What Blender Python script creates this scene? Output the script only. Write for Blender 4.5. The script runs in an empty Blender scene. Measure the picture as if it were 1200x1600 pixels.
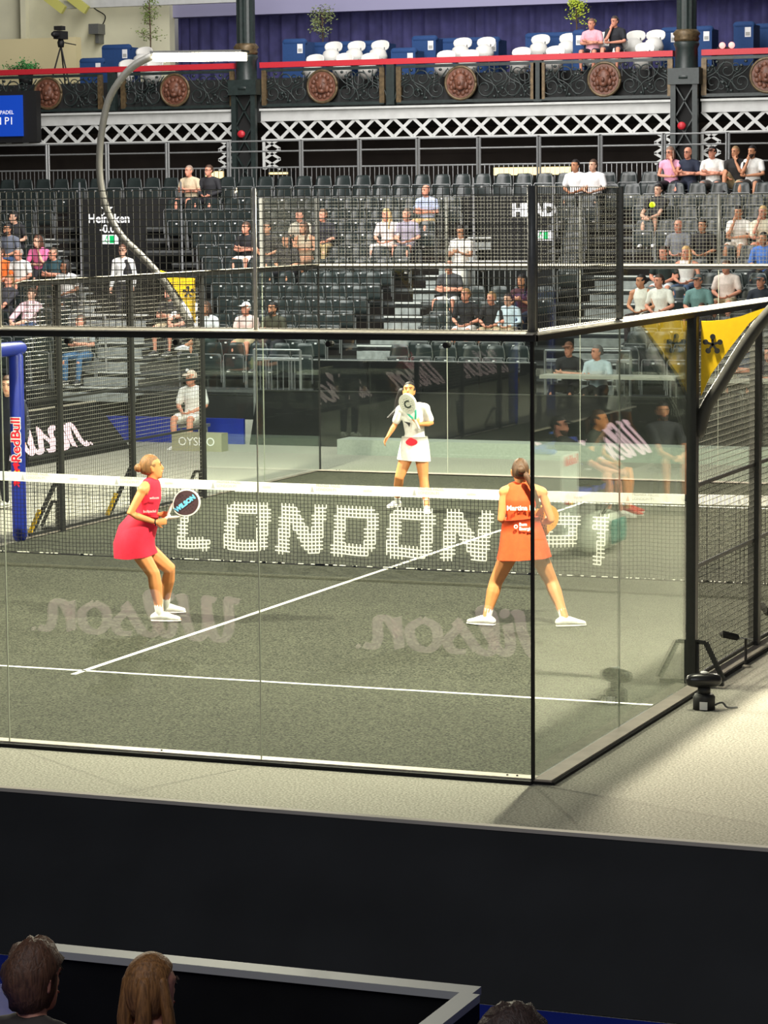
import bpy, math, random
from math import sin, cos, pi, radians
from mathutils import Vector as V, Matrix

# ------------------------------------------------------------------ camera
F_PX = 4338.25
CAM = V((15.8549, -17.4417, 3.8731)); YAW, PITCH, ROLL = 0.377612, 0.109688, -0.008238
_f = V((-sin(YAW)*cos(PITCH), cos(YAW)*cos(PITCH), -sin(PITCH)))
_s = V((cos(YAW), sin(YAW), 0)); _u = _s.cross(_f)
R0 = cos(ROLL)*_s + sin(ROLL)*_u; R1 = -sin(ROLL)*_s + cos(ROLL)*_u; R2 = _f
scene = bpy.context.scene
cd = bpy.data.cameras.new('camera'); cam = bpy.data.objects.new('camera', cd); scene.collection.objects.link(cam)
cd.sensor_fit = 'VERTICAL'; cd.sensor_height = 36.0; cd.lens = F_PX*36.0/1600.0; cd.clip_end = 300
cam.matrix_world = Matrix(((R0.x, R1.x, -R2.x, CAM.x), (R0.y, R1.y, -R2.y, CAM.y), (R0.z, R1.z, -R2.z, CAM.z), (0, 0, 0, 1)))
scene.camera = cam
# ------------------------------------------------------------------ world, exposure, unseen fill lamps added as hall light
w = bpy.data.worlds.new('hall_air'); scene.world = w; w.use_nodes = True
w.node_tree.nodes['Background'].inputs[0].default_value = (0.80, 0.86, 1.0, 1)
w.node_tree.nodes['Background'].inputs[1].default_value = 0.045
scene.view_settings.view_transform = 'Standard'; scene.view_settings.look = 'None'
scene.view_settings.exposure = 0.0; scene.view_settings.gamma = 1.0; scene.view_settings.use_curve_mapping = False
scene.cycles.transparent_max_bounces = 40; scene.cycles.max_bounces = 8
scene.cycles.sample_clamp_indirect = 4.0
def area(name, loc, target, sx, sy, power, col):
    l = bpy.data.lights.new(name, 'AREA'); l.shape = 'RECTANGLE'; l.size = sx; l.size_y = sy; l.energy = power; l.color = col
    o = bpy.data.objects.new(name, l); scene.collection.objects.link(o); o.location = loc
    o.rotation_euler = (V(target)-V(loc)).to_track_quat('-Z', 'X').to_euler(); return o
area('hall_fill_stand', (-2, 22, 16), (-4, 36, 3), 26, 4, 4200, (1.0, 0.97, 0.93))
area('hall_fill_balcony', (-6, 34, 15), (-6, 45, 7), 26, 3, 2700, (1.0, 0.97, 0.95))
area('hall_fill_front', (13, -15, 10), (11.5, -4, 0.5), 8, 3, 420, (0.95, 0.96, 1.0))  # fill added to brighten the drape and the foreground heads

# ------------------------------------------------------------------ pixel helpers (1200x1600 frame)
def ray(px, py): return R0*((px-600)/F_PX) - R1*((py-800)/F_PX) + R2
def at(px, py, ax, v):
    d = ray(px, py); i = 'xyz'.index(ax); return CAM + d*((v-CAM[i])/d[i])
def xpx(px, Y, Z):
    u = (px-600)/F_PX; m = R0 - u*R2
    return CAM.x - (m.y*(Y-CAM.y) + m.z*(Z-CAM.z))/m.x
def zpy(py, X, Y):
    t = (800-py)/F_PX; m = R1 - t*R2
    return CAM.z - (m.x*(X-CAM.x) + m.y*(Y-CAM.y))/m.z
def pypix(p):
    d = V(p)-CAM; k = d.dot(R2); return 600+F_PX*d.dot(R0)/k, 800-F_PX*d.dot(R1)/k
HR = V((cos(YAW), sin(YAW), 0)); HF = V((-sin(YAW), cos(YAW), 0))      # camera's level right / away directions

# ------------------------------------------------------------------ materials
MATS = {}
def mat(name, col, rough=0.6, metal=0.0, emit=0.0, noise=0.0, scale=30.0, bump=0.0, spec=None, ecol=None):
    if name in MATS: return MATS[name]
    m = bpy.data.materials.new(name); m.use_nodes = True; nt = m.node_tree; b = nt.nodes['Principled BSDF']
    b.inputs['Roughness'].default_value = rough; b.inputs['Metallic'].default_value = metal
    b.inputs['Base Color'].default_value = (*col, 1)
    if spec is not None: b.inputs['Specular IOR Level'].default_value = spec
    if emit: b.inputs['Emission Color'].default_value = (*(ecol or col), 1); b.inputs['Emission Strength'].default_value = emit
    if noise or bump:
        tc = nt.nodes.new('ShaderNodeTexCoord'); n = nt.nodes.new('ShaderNodeTexNoise')
        n.inputs['Scale'].default_value = scale; n.inputs['Detail'].default_value = 4
        nt.links.new(tc.outputs['Object'], n.inputs['Vector'])
        if noise:
            r = nt.nodes.new('ShaderNodeValToRGB'); e = r.color_ramp.elements
            e[0].position = 0.3; e[1].position = 0.7
            e[0].color = (*[c*(1-noise) for c in col], 1); e[1].color = (*[min(1, c*(1+noise)) for c in col], 1)
            nt.links.new(n.outputs['Fac'], r.inputs['Fac']); nt.links.new(r.outputs['Color'], b.inputs['Base Color'])
        if bump:
            bp = nt.nodes.new('ShaderNodeBump'); bp.inputs['Strength'].default_value = bump; bp.inputs['Distance'].default_value = 0.01
            nt.links.new(n.outputs['Fac'], bp.inputs['Height']); nt.links.new(bp.outputs['Normal'], b.inputs['Normal'])
    MATS[name] = m; return m
def c255(r, g, b):
    f = lambda c: ((c/255+0.055)/1.055)**2.4 if c > 10 else c/255/12.92
    return (f(r), f(g), f(b))
def dye(rgb, rough=0.8):                                                # cloth, plastic, hair ... from an sRGB triple
    return mat('dye_%02x%02x%02x' % tuple(int(v) for v in rgb), c255(*rgb), rough, noise=0.10, scale=25)
def hair_mat(rgb):                                                       # strands: noise stretched along z
    nm = 'strands_%02x%02x%02x' % tuple(int(v) for v in rgb)
    if nm in MATS: return MATS[nm]
    m = mat(nm, c255(*rgb), .55, noise=.45, scale=1.0, bump=.6); nt = m.node_tree
    tc = next(n for n in nt.nodes if n.type == 'TEX_COORD'); nz = next(n for n in nt.nodes if n.type == 'TEX_NOISE')
    mp = nt.nodes.new('ShaderNodeMapping'); mp.inputs['Scale'].default_value = (110, 110, 14)
    nt.links.new(tc.outputs['Object'], mp.inputs['Vector']); nt.links.new(mp.outputs['Vector'], nz.inputs['Vector']); return m
def glass_mat(name, tint, f0=0.04):
    m = bpy.data.materials.new(name); m.use_nodes = True; nt = m.node_tree; N = nt.nodes; L = nt.links
    N.remove(N['Principled BSDF']); out = N['Material Output']
    tr = N.new('ShaderNodeBsdfTransparent'); tr.inputs[0].default_value = (*tint, 1)
    gl = N.new('ShaderNodeBsdfGlossy'); gl.inputs['Roughness'].default_value = 0.0; gl.inputs[0].default_value = (0.95, 1, 0.96, 1)
    lw = N.new('ShaderNodeLayerWeight'); lw.inputs['Blend'].default_value = 0.5
    p = N.new('ShaderNodeMath'); p.operation = 'POWER'; p.inputs[1].default_value = 5
    q = N.new('ShaderNodeMath'); q.operation = 'MULTIPLY_ADD'; q.inputs[1].default_value = 1-f0; q.inputs[2].default_value = f0
    mx = N.new('ShaderNodeMixShader')
    L.new(lw.outputs['Facing'], p.inputs[0]); L.new(p.outputs[0], q.inputs[0]); L.new(q.outputs[0], mx.inputs[0])
    L.new(tr.outputs[0], mx.inputs[1]); L.new(gl.outputs[0], mx.inputs[2]); L.new(mx.outputs[0], out.inputs['Surface'])
    MATS[name] = m; return m
def speckle(name, c1, c2, scale, rough=0.95, bump=0.4, patch=0.12):      # carpet / turf: fine two-tone grain with broad unevenness
    m = bpy.data.materials.new(name); m.use_nodes = True; nt = m.node_tree; N = nt.nodes; L = nt.links; b = N['Principled BSDF']
    b.inputs['Roughness'].default_value = rough; b.inputs['Specular IOR Level'].default_value = 0.15
    tc = N.new('ShaderNodeTexCoord'); n = N.new('ShaderNodeTexNoise'); n.inputs['Scale'].default_value = scale; n.inputs['Detail'].default_value = 3
    n2 = N.new('ShaderNodeTexNoise'); n2.inputs['Scale'].default_value = 0.8; n2.inputs['Detail'].default_value = 5
    r = N.new('ShaderNodeValToRGB'); r.color_ramp.elements[0].position = 0.38; r.color_ramp.elements[1].position = 0.64
    r.color_ramp.elements[0].color = (*c1, 1); r.color_ramp.elements[1].color = (*c2, 1)
    mr = N.new('ShaderNodeMapRange'); mr.inputs['To Min'].default_value = 1-patch; mr.inputs['To Max'].default_value = 1+patch
    mx = N.new('ShaderNodeMix'); mx.data_type = 'RGBA'; mx.blend_type = 'MULTIPLY'; mx.inputs['Factor'].default_value = 1
    for t in (n, n2): L.new(tc.outputs['Object'], t.inputs['Vector'])
    L.new(n.outputs['Fac'], r.inputs['Fac']); L.new(n2.outputs['Fac'], mr.inputs['Value'])
    L.new(r.outputs['Color'], mx.inputs[6]); L.new(mr.outputs['Result'], mx.inputs[7]); L.new(mx.outputs[2], b.inputs['Base Color'])
    bp = N.new('ShaderNodeBump'); bp.inputs['Strength'].default_value = bump; bp.inputs['Distance'].default_value = 0.006
    L.new(n.outputs['Fac'], bp.inputs['Height']); L.new(bp.outputs['Normal'], b.inputs['Normal'])
    MATS[name] = m; return m
speckle('carpet', (0.20, 0.195, 0.165), (0.40, 0.387, 0.33), 60)
speckle('turf', (0.010, 0.012, 0.008), (0.078, 0.081, 0.058), 55, patch=0.28)
glass_mat('court_glass', (0.955, 0.985, 0.965))
glass_mat('clear_glass', (0.95, 0.97, 0.97))
mat('steel_dark', (0.018, 0.019, 0.018), 0.45, 0.0, noise=0.15)
mat('steel_grey', (0.15, 0.155, 0.15), 0.45, 0.3, noise=0.1)
mat('lit_metal', (0.78, 0.75, 0.64), 0.45, 0.2, noise=0.1)  # lamplight put into the colour of rail caps and near posts
mat('angle_metal', (0.40, 0.36, 0.31), 0.5, 0.0, noise=0.12, scale=8)
mat('wire_dark', (0.13, 0.13, 0.11), 0.4, 0.2)
mat('rubber', (0.006, 0.006, 0.006), 0.8)
mat('paint_white', (0.80, 0.80, 0.72), 0.8, noise=0.05)
mat('yellow', c255(250, 205, 20), 0.45, noise=0.04)
mat('black_print', (0.012, 0.012, 0.012), 0.6)
mat('board_black', (0.008, 0.008, 0.008), 0.7, noise=0.3, scale=3, spec=0.15)
mat('drape', (0.013, 0.014, 0.015), 0.75, noise=0.25, scale=2)
mat('wilson_pink_glow', (0.50, 0.34, 0.37), 0.5, emit=1.35, ecol=(0.86, 0.58, 0.64))  # glow added to the lettering to strengthen it and its reflections
mat('white_print', (0.85, 0.85, 0.85), 0.6)
mat('blue_vinyl', c255(22, 45, 150), 0.45, noise=0.08, scale=6)
mat('red_print', c255(215, 20, 45), 0.5)
mat('cream_trim', (0.55, 0.50, 0.40), 0.6)
mat('seat_plastic', (0.020, 0.027, 0.026), 0.28, noise=0.1)
mat('seat_pan', (0.024, 0.032, 0.031), 0.35, noise=0.1)
mat('galv', (0.34, 0.35, 0.35), 0.4, 0.6, noise=0.12)
mat('deck_ply', (0.30, 0.32, 0.31), 0.7, noise=0.25, scale=9)
mat('deck_dark', (0.022, 0.023, 0.023), 0.85, noise=0.2, scale=5)
mat('nosing', (0.62, 0.63, 0.60), 0.5)
mat('dark_void', (0.010, 0.010, 0.010), 0.9)
mat('green_sign', c255(0, 160, 85), 0.5, emit=0.9)
mat('sign_white', (0.9, 0.9, 0.9), 0.5, emit=0.5)

# ------------------------------------------------------------------ mesh building
class MB:
    def __init__(s): s.v = []; s.f = []
    def add(s, vs, fs):
        o = len(s.v); s.v += [tuple(p) for p in vs]; s.f += [tuple(i+o for i in f) for f in fs]; return s
    def hexa(s, p): return s.add(p, [(0,3,2,1),(4,5,6,7),(0,1,5,4),(1,2,6,5),(2,3,7,6),(3,0,4,7)])
    def box(s, x0, x1, y0, y1, z0, z1):
        return s.hexa([(x0,y0,z0),(x1,y0,z0),(x1,y1,z0),(x0,y1,z0),(x0,y0,z1),(x1,y0,z1),(x1,y1,z1),(x0,y1,z1)])
    def bar(s, a, b, w, h, up=(0,0,1)):
        a, b = V(a), V(b); t = (b-a).normalized(); up = V(up)
        if abs(t.dot(up)) > .98: up = V((0,1,0))
        sd = t.cross(up).normalized()*w/2; u = sd.cross(t).normalized()*h/2
        return s.hexa([a-sd-u, a+sd-u, b+sd-u, b-sd-u, a-sd+u, a+sd+u, b+sd+u, b-sd+u])
    def loft(s, pts, rad, n=10, ref=None, cap=True):
        """closed tube through pts; rad: number or (side radius, front radius) per point; rounded ends"""
        pts = [V(p) for p in pts]; rad = [r if isinstance(r, (tuple, list)) else (r, r) for r in rad]
        if cap:
            t0 = (pts[0]-pts[1]).normalized(); t1 = (pts[-1]-pts[-2]).normalized()
            m0, m1 = min(rad[0]), min(rad[-1])
            pts = [pts[0]+t0*m0*.9, pts[0]+t0*m0*.55] + pts + [pts[-1]+t1*m1*.55, pts[-1]+t1*m1*.9]
            sc = lambda r, k: (r[0]*k, r[1]*k)
            rad = [sc(rad[0], .35), sc(rad[0], .8)] + rad + [sc(rad[-1], .8), sc(rad[-1], .35)]
        rings = []; sd = V(ref) if ref is not None else None
        for i, p in enumerate(pts):
            t = (pts[min(i+1, len(pts)-1)] - pts[max(i-1, 0)]).normalized()
            if sd is None: sd = t.cross(V((0, .3, 1)) if abs(t.z) < .9 else V((1, .2, 0)))
            q = sd - t*sd.dot(t)
            if q.length < 1e-5: q = t.orthogonal()
            q.normalize(); f = t.cross(q)
            if ref is None: sd = q
            rings.append([p + q*(rad[i][0]*cos(2*pi*k/n)) + f*(rad[i][1]*sin(2*pi*k/n)) for k in range(n)])
        vs = [p for r in rings for p in r]; fs = []
        for i in range(len(rings)-1):
            for k in range(n):
                a, b = i*n+k, i*n+(k+1) % n; fs.append((a, b, b+n, a+n))
        fs.append(tuple(range(n))[::-1]); fs.append(tuple(range((len(rings)-1)*n, len(rings)*n)))
        return s.add(vs, fs)
    def tube(s, pts, r, n=6): return s.loft(pts, [r]*len(pts), n, cap=False)
    def ball(s, c, r, n=10, m=7):
        r = r if isinstance(r, (tuple, list)) else (r, r, r); c = V(c); vs = [c+V((0,0,r[2]))]; fs = []
        for i in range(1, m):
            a = pi*i/m
            for k in range(n): vs.append(c+V((r[0]*sin(a)*cos(2*pi*k/n), r[1]*sin(a)*sin(2*pi*k/n), r[2]*cos(a))))
        vs.append(c-V((0,0,r[2]))); e = len(vs)-1
        for k in range(n):
            fs.append((0, 1+k, 1+(k+1) % n)); fs.append((e, 1+(m-2)*n+(k+1) % n, 1+(m-2)*n+k))
            for i in range(m-2):
                a, b = 1+i*n+k, 1+i*n+(k+1) % n; fs.append((a, a+n, b+n, b))
        return s.add(vs, fs)
    def lathe(s, prof, c=(0,0,0), n=16):
        c = V(c); vs = []; fs = []
        for r, z in prof: vs += [c+V((r*cos(2*pi*k/n), r*sin(2*pi*k/n), z)) for k in range(n)]
        for i in range(len(prof)-1):
            for k in range(n):
                a, b = i*n+k, i*n+(k+1) % n; fs.append((a, b, b+n, a+n))
        fs.append(tuple(range(n))[::-1]); fs.append(tuple(range((len(prof)-1)*n, len(prof)*n)))
        return s.add(vs, fs)
    def prism(s, poly, O, X, Y, th):
        """extrude a 2D outline lying in the plane O + x X + y Y by th along X x Y (centred)"""
        O, X, Y = V(O), V(X), V(Y); N = X.cross(Y).normalized()*th/2; n = len(poly)
        vs = [O+X*x+Y*y-N for x, y in poly] + [O+X*x+Y*y+N for x, y in poly]
        fs = [tuple(range(n))[::-1], tuple(range(n, 2*n))] + [(k, (k+1) % n, n+(k+1) % n, n+k) for k in range(n)]
        return s.add(vs, fs)
    def grid(s, pts, nu, nv):
        return s.add(pts, [(j*nu+i, j*nu+i+1, (j+1)*nu+i+1, (j+1)*nu+i) for j in range(nv-1) for i in range(nu-1)])
    def mesh(s, name, m=None, smooth=False):
        me = bpy.data.meshes.new(name); me.from_pydata(s.v, [], s.f); me.validate()
        if m is not None: me.materials.append(MATS[m] if isinstance(m, str) else m)
        if smooth: me.polygons.foreach_set('use_smooth', [True]*len(me.polygons))
        me.update(); return me
    def build(s, name, m, parent=None, smooth=False): return link(name, s.mesh(name, m, smooth), parent)
COL = scene.collection
def link(name, data, parent=None):
    o = bpy.data.objects.new(name, data); COL.objects.link(o)
    if parent is not None: o.parent = parent; o.matrix_parent_inverse = Matrix.Translation(-parent.location) if parent.get('_base') else Matrix()
    return o
def tag(o, label=None, cat=None, group=None, kind=None):
    if label: o['label'] = label
    if cat: o['category'] = cat
    if group: o['group'] = group
    if kind: o['kind'] = kind
    return o
def thing(name, label, cat, base=(0,0,0), group=None, local=False):
    """an Empty at the thing's base; parts are given in world coordinates unless local"""
    o = bpy.data.objects.new(name, None); COL.objects.link(o); o.location = base; o.empty_display_size = .1
    if not local: o['_base'] = 1
    return tag(o, label, cat, group)
def struct(name, mb, m, label, cat): return tag(mb.build(name, m), label, cat, kind='structure')
def box(name, x0, x1, y0, y1, z0, z1, m, parent=None): return MB().box(x0, x1, y0, y1, z0, z1).build(name, m, parent)
def letters(name, text, size, O, X, Y, m, parent=None, align='CENTER', bold=0.0, shear=0.0, th=0.004):
    """flat lettering as a thin mesh at O, reading along X with up Y"""
    cu = bpy.data.curves.new(name, 'FONT'); cu.body = text; cu.size = size; cu.align_x = align; cu.align_y = 'CENTER'
    cu.offset = bold; cu.shear = shear; cu.extrude = th/2; cu.resolution_u = 3
    t = bpy.data.objects.new(name, cu); COL.objects.link(t)
    me = bpy.data.meshes.new_from_object(t); bpy.data.objects.remove(t); bpy.data.curves.remove(cu)
    O, X, Y = V(O), V(X).normalized(), V(Y).normalized(); N = X.cross(Y)
    me.transform(Matrix(((X.x, Y.x, N.x, O.x), (X.y, Y.y, N.y, O.y), (X.z, Y.z, N.z, O.z), (0,0,0,1))))
    me.materials.clear(); me.materials.append(MATS[m] if isinstance(m, str) else m)
    return link(name, me, parent)
def spline(pts, n=6):
    out = []; P = [V(p) for p in pts]
    for i in range(len(P)-1):
        a, b, c, d = P[max(i-1, 0)], P[i], P[i+1], P[min(i+2, len(P)-1)]
        for k in range(n):
            t = k/n; out.append(.5*((2*b)+(c-a)*t+(2*a-5*b+4*c-d)*t*t+(3*b-a-3*c+d)*t**3))
    return out+[P[-1]]
# ================================================================== THE SETTING
struct('floor', MB().box(-40, 40, -5.0, 60, -.3, 0), 'carpet', 'pale grey-green carpet around the court', 'carpet')
struct('floor_front', MB().box(-40, 40, -20, -5.0, -.3, -.002), 'blue_vinyl', 'blue floor in front of the black hoarding', 'floor')
struct('floor_court', MB().box(0.0, 10.0, 0.0, 20.0, .001, .012), 'turf', 'dark green-grey sanded turf of the padel court', 'court')
def line(x0, x1, y0, y1, label): tag(MB().box(x0, x1, y0, y1, .0121, .0145).build('court_line', 'paint_white'), label, 'court line', kind='structure')
line(0.02, 9.95, 3.03, 3.08, 'white service line on the near half of the court')
line(4.975, 5.025, 2.86, 9.98, 'white centre line running to the net on the near half')
line(0.02, 9.95, 16.92, 16.97, 'white service line on the far half of the court')
line(4.975, 5.025, 10.02, 17.14, 'white centre line beyond the net on the far half')

# ------------------------------------------------------------------ court enclosure
def wires(mb, O, X, Z, lx, lz, step=.05, r=.0021):
    O, X, Z = V(O), V(X), V(Z); nx, nz = int(round(lx/step)), int(round(lz/step))
    up = X.cross(Z)+Z
    for i in range(nx+1): mb.bar(O+X*(i*lx/nx), O+X*(i*lx/nx)+Z*lz, 2*r, 2*r, (1, .01, 0))
    for k in range(nz+1): mb.bar(O+Z*(k*lz/nz), O+X*lx+Z*(k*lz/nz), 2*r, 2*r, up)
    return mb
mat('joint_clear', (.42, .43, .36), .3)
def end_wall(y, out, label):
    """the glazed back wall of the court at y; out = -1/+1 the outside direction along y"""
    t = thing('court_end_wall', label, 'glass wall', (5, y, 0))
    for k in range(5):
        box('glass_pane', 2*k+.004, 2*k+1.996, y-.006, y+.006, .035, 2.985, 'court_glass', t)
    for k in range(1, 5): box('pane_joint', 2*k-.0035, 2*k+.0035, y-.0055, y+.0055, .035, 2.985, 'joint_clear', t)
    box('seal', -.02, 10.0, y+out*.02-.025, y+out*.02+.025, 0, .026, 'rubber', t)
    box('base_angle', -.01, 10.01, min(y, y-out*.11), max(y, y-out*.11), .026, .036, 'angle_metal', t)
    for xx in (.28, .33, 3.3, 3.37, 7.2, 9.8, 9.87):
        MB().lathe([(.008, 0), (.008, .006), (.004, .009)], (xx, y-out*.05, .036), 8).build('bolt', 'rubber', t)
    MB().box(-.03, 10.03, y-.03, y+.03, 2.975, 3.02).build('rail', 'steel_dark', t)
    MB().bar((-.03, y-.012, 3.034), (10.03, y-.012, 3.034), .13, .008, (0, -.15, .99)).build('rail_lit_cap', 'lit_metal', t)  # tilted and made pale so the rail's top looks lamp-lit
    for k in range(6):
        xx = 2*k
        MB().tube([(xx, y, 3.04), (xx, y, 4.0)], .014 if 0 < k < 5 else .03, 8).build('mesh_post', 'lit_metal' if 0 < k < 5 and y < 5 else 'steel_grey', t, True)  # inner near posts coloured pale for lamplight on them, the others grey
        for q in ((.55, 1.40) if k < 5 else ()): MB().tube([(xx+q, y-.035, 2.945), (xx+q, y+.035, 2.945)], .02, 10).build('glass_clamp', 'rubber', t)
    for k in range(5):
        wires(MB(), (2*k+.024, y, 3.045), (1,0,0), (0,0,1), 1.952, .95).build('mesh_panel', 'wire_dark', t)
    return t
end_wall(0.0, -1, 'near glass end wall of the court with wire mesh above, in front of the players')
end_wall(20.0, 1, 'far glass end wall of the court with wire mesh above, behind the white-clad player')
def side_wall(x, out, label):
    t = thing('court_side_wall', label, 'court wall', (x, 10, 0))
    for y0 in (0, 2, 16, 18):
        box('glass_pane', x-.006, x+.006, y0+.004, y0+1.996, .035, 2.985, 'court_glass', t)
    for y0, y1 in ((0, 8.9), (11.1, 20)):
        box('base_angle', min(x, x+out*.13), max(x, x+out*.13), y0, y1, .02, .034, 'angle_metal', t)
        box('seal', min(x, x+out*.15), max(x, x+out*.15), y0, y1, 0, .02, 'rubber', t)
        MB().box(x-.03, x+.03, y0, y1, 2.975, 3.02).build('rail', 'steel_dark', t)
        MB().bar((x, y0, 3.032), (x, y1, 3.032), .09, .008, (out*.27, 0, .96)).build('rail_lit_cap', 'lit_metal', t)  # outward tilt and pale colour stand in for the lit top
    for y0 in (2, 18): box('pane_joint', x-.0055, x+.0055, y0-.0035, y0+.0035, .035, 2.985, 'joint_clear', t)
    for y0 in (0, 20):                                                     # sealed glass corner
        box('corner_seal', x-.011, x+.011, y0-.011, y0+.011, .03, 2.98, 'rubber', t)
    for y0 in (4, 6.08, 8, 12, 13.92, 16):
        hw = .045 if out > 0 else .034
        MB().box(x-hw, x+hw, y0-hw, y0+hw, 0, 2.98).build('post', 'steel_dark', t)
    for y0 in (.04, 2, 18, 19.96):
        MB().box(x-.022, x+.022, y0-.022, y0+.022, 3.04, 4.0).build('mesh_post', 'steel_grey', t)
    for y0, y1 in ((4.05, 6.03), (6.13, 7.95), (8.05, 8.80), (11.20, 11.95), (12.05, 13.87), (13.97, 15.95)):
        p = wires(MB(), (x, y0, .06), (0,1,0), (0,0,1), y1-y0, 2.9).build('mesh_panel', 'wire_dark', t)
        for z in (.06, .96, 1.62):
            MB().box(x-.012, x+.012, y0, y1, z-.014, z+.014).build('mesh_rail', 'steel_dark', p)
    for y0 in (0.06, 18.02):
        wires(MB(), (x, y0, 3.045), (0,1,0), (0,0,1), 1.92, .95).build('mesh_panel', 'wire_dark', t)
    for y0 in (4, 8, 12, 16):                                              # triangular floor brackets outside
        o = (x, y0, .02); P = [(out*.05, .36), (out*.12, .36), (out*.27, .06), (out*.27, .02), (out*.05, .02)]
        mb = MB(); a = [V((x+p[0], y0, p[1]+.01)) for p in P]
        mb.bar(a[0]+V((0,0,-.34)), a[0], .035, .03); mb.bar(a[1], a[2], .035, .035, (0,1,0)); mb.bar(a[3]+V((0,0,.01)), a[4]+V((0,0,.01)), .035, .035)
        mb.bar(a[0], a[1], .03, .03, (0,1,0))
        mb.build('floor_bracket', 'steel_dark', t)
    if out < 0:                                                            # webbing straps beside the left posts
        for y0 in (12, 14):
            q = MB().bar((x-.05, y0-.02, .62), (x-.16, y0-.42, .06), .05, .03).build('strap', 'black_print', t)
            MB().bar((x-.13, y0-.30, .30), (x-.18, y0-.46, .04), .055, .02).build('strap_tail', 'yellow', q)
    return t
side_wall(0.0, -1, 'left side wall of the court with glass by the far corner and dark mesh')
side_wall(10.0, 1, 'right side wall of the court with glass by the near corner and dark mesh')

# ------------------------------------------------------------------ floodlight masts
mat('lamp_glow', (1, .93, .70), emit=28, ecol=(1.0, .90, .62))
PROFILE = [(-.02, 2.05), (.04, 2.25), (.16, 2.45), (.45, 2.90), (.78, 3.24), (1.06, 3.49), (1.26, 3.80), (1.36, 4.15), (1.38, 4.52), (1.33, 4.94), (1.20, 5.36), (.90, 5.71), (.60, 5.86)]
def mast(x, y, out, power, label):
    t = thing('floodlight_mast', label, 'floodlight', (x, y, 2.0))
    pts = spline([(x+out*(p[0]+.06), y, p[1]) for p in PROFILE], 4)
    MB().loft(pts, [(.04, .052)]*len(pts), 8, ref=(0,1,0)).build('curved_pole', mat('mast_paint', (.045, .045, .04), .4, noise=.1), t, True)
    g = [(.06, 2.35), (.14, 2.52), (.30, 2.74), (.45, 2.93), (.60, 3.06)] + [(.52, 3.035), (.38, 2.985), (.24, 2.955), (.10, 2.945), (.06, 2.945)]
    q = MB().prism([(out*a, b) for a, b in g], (x, y, 0), (1,0,0), (0,0,1), .012).build('gusset', 'yellow', t)
    c = V((x+out*.155, y, 2.76))
    for s in (-1, 1):
        d = MB()
        for k in range(5):
            a = pi/2+2*pi*k/5; e = V((cos(a)*.062, 0, sin(a)*.062)); o = V((0, s*.009, 0))
            d.bar(c+o, c+o+e, .004, .018, V((0,1,0)).cross(e)); d.loft([c+o+e-V((0,.003,0)), c+o+e+V((0,.003,0))], [.022, .022], 12, cap=False)
        d.build('petal_emblem', 'black_print', q)
    x0, x1 = x+out*.60, x-out*.72
    MB().bar((x0, y, 5.915), (x1, y, 5.895), .26, .03).build('lamp_housing', 'steel_dark', t)
    MB().bar((x0-out*.03, y, 5.848), (x1+out*.03, y, 5.828), .22, .10).build('lamp_panel', 'lamp_glow', t)
    a = area('lamp_light', (x-out*.46, y-.2, 5.76), (x-out*3.2, 10+(y-10)*.72, 0), .24, .24, power, (1.0, .92, .72)); a.parent = t; a.matrix_parent_inverse = Matrix.Translation(-t.location)
for x, out in ((0.0, -1), (10.0, 1)):
    for y in (4.05, 15.95):
        mast(x, y, out, 1650, ('%s floodlight mast with curved pole and yellow gusset, %s' % ('left' if out < 0 else 'right', 'beyond the net' if y > 10 else 'on the near side of the net')))

# ------------------------------------------------------------------ net
t = thing('padel_net', 'black padel net with white top band and white LONDON P1 lettering', 'net', (5, 10, 0))
CW, NX, NZ = .0435, 228, 19
zt = lambda x: .80 + .04*((x-5)/5)**2
zb = lambda x: .03 + .012*sin(x*9)
mb = MB()
for i in range(NX+1):
    x = .04+i*CW; mb.bar((x, 10, zb(x)), (x, 10, zt(x)), .0045, .0045, (1,0,0))
gz = lambda k, x: zb(x)+(zt(x)-zb(x))*k/NZ
for k in range(NZ+1):
    for i in range(0, NX, 6):
        a, b = .04+i*CW, .04+min(i+6, NX)*CW; mb.bar((a, 10, gz(k, a)), (b, 10, gz(k, b)), .0045, .0045)
mb.build('net_cords', 'rubber', t)
def glyph(ch, u, v):
    s, h = .27, .235
    ins = 0 <= u <= 1 and 0 <= v <= 1
    if not ins: return False
    if ch == 'L': return u < s or v < h
    if ch == 'O': return (u < s or u > 1-s or v < h or v > 1-h) and not ((u < .09 or u > .91) and (v < .08 or v > .92))
    if ch == 'N': return u < s or u > 1-s or abs((1-v)*(1-s)+s/2-u) < s*.62
    if ch == 'D': return (u < s or u > 1-s or v < h or v > 1-h) and not (u > .88 and (v < .1 or v > .9))
    if ch == 'P': return u < s or v > 1-h or (u > 1-s and v > .36) or (.36 < v < .36+h)
    if ch == '1': return u > .5 or (v > 1-h*1.2 and u > .15)
    return False
word = [('L', 275, 336), ('O', 347, 424), ('N', 431, 510), ('D', 517, 593), ('O', 601, 681), ('N', 688, 770), ('P', 839, 905), ('1', 914, 950)]
mb = MB(); Z0, Z1 = .135, .665
boxes = [(c, xpx(a, 10, .3), xpx(b-9, 10, .3)) for c, a, b in word]
def lit(x, z):
    v = (z-Z0)/(Z1-Z0)
    return any(glyph(c, (x-.075*v-a)/(b-a), v) for c, a, b in boxes)
for i in range(NX+1):
    x = .04+i*CW
    for k in range(NZ):
        z0, z1 = gz(k, x), gz(k+1, x)
        if lit(x, (z0+z1)/2): mb.bar((x, 9.997, z0), (x, 9.997, z1), .0125, .008, (1,0,0))
    for k in range(NZ+1):
        if i < NX and lit(x+CW/2, gz(k, x)): mb.bar((x, 9.997, gz(k, x)), (x+CW, 9.997, gz(k, x+CW)), .008, .0125)
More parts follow.
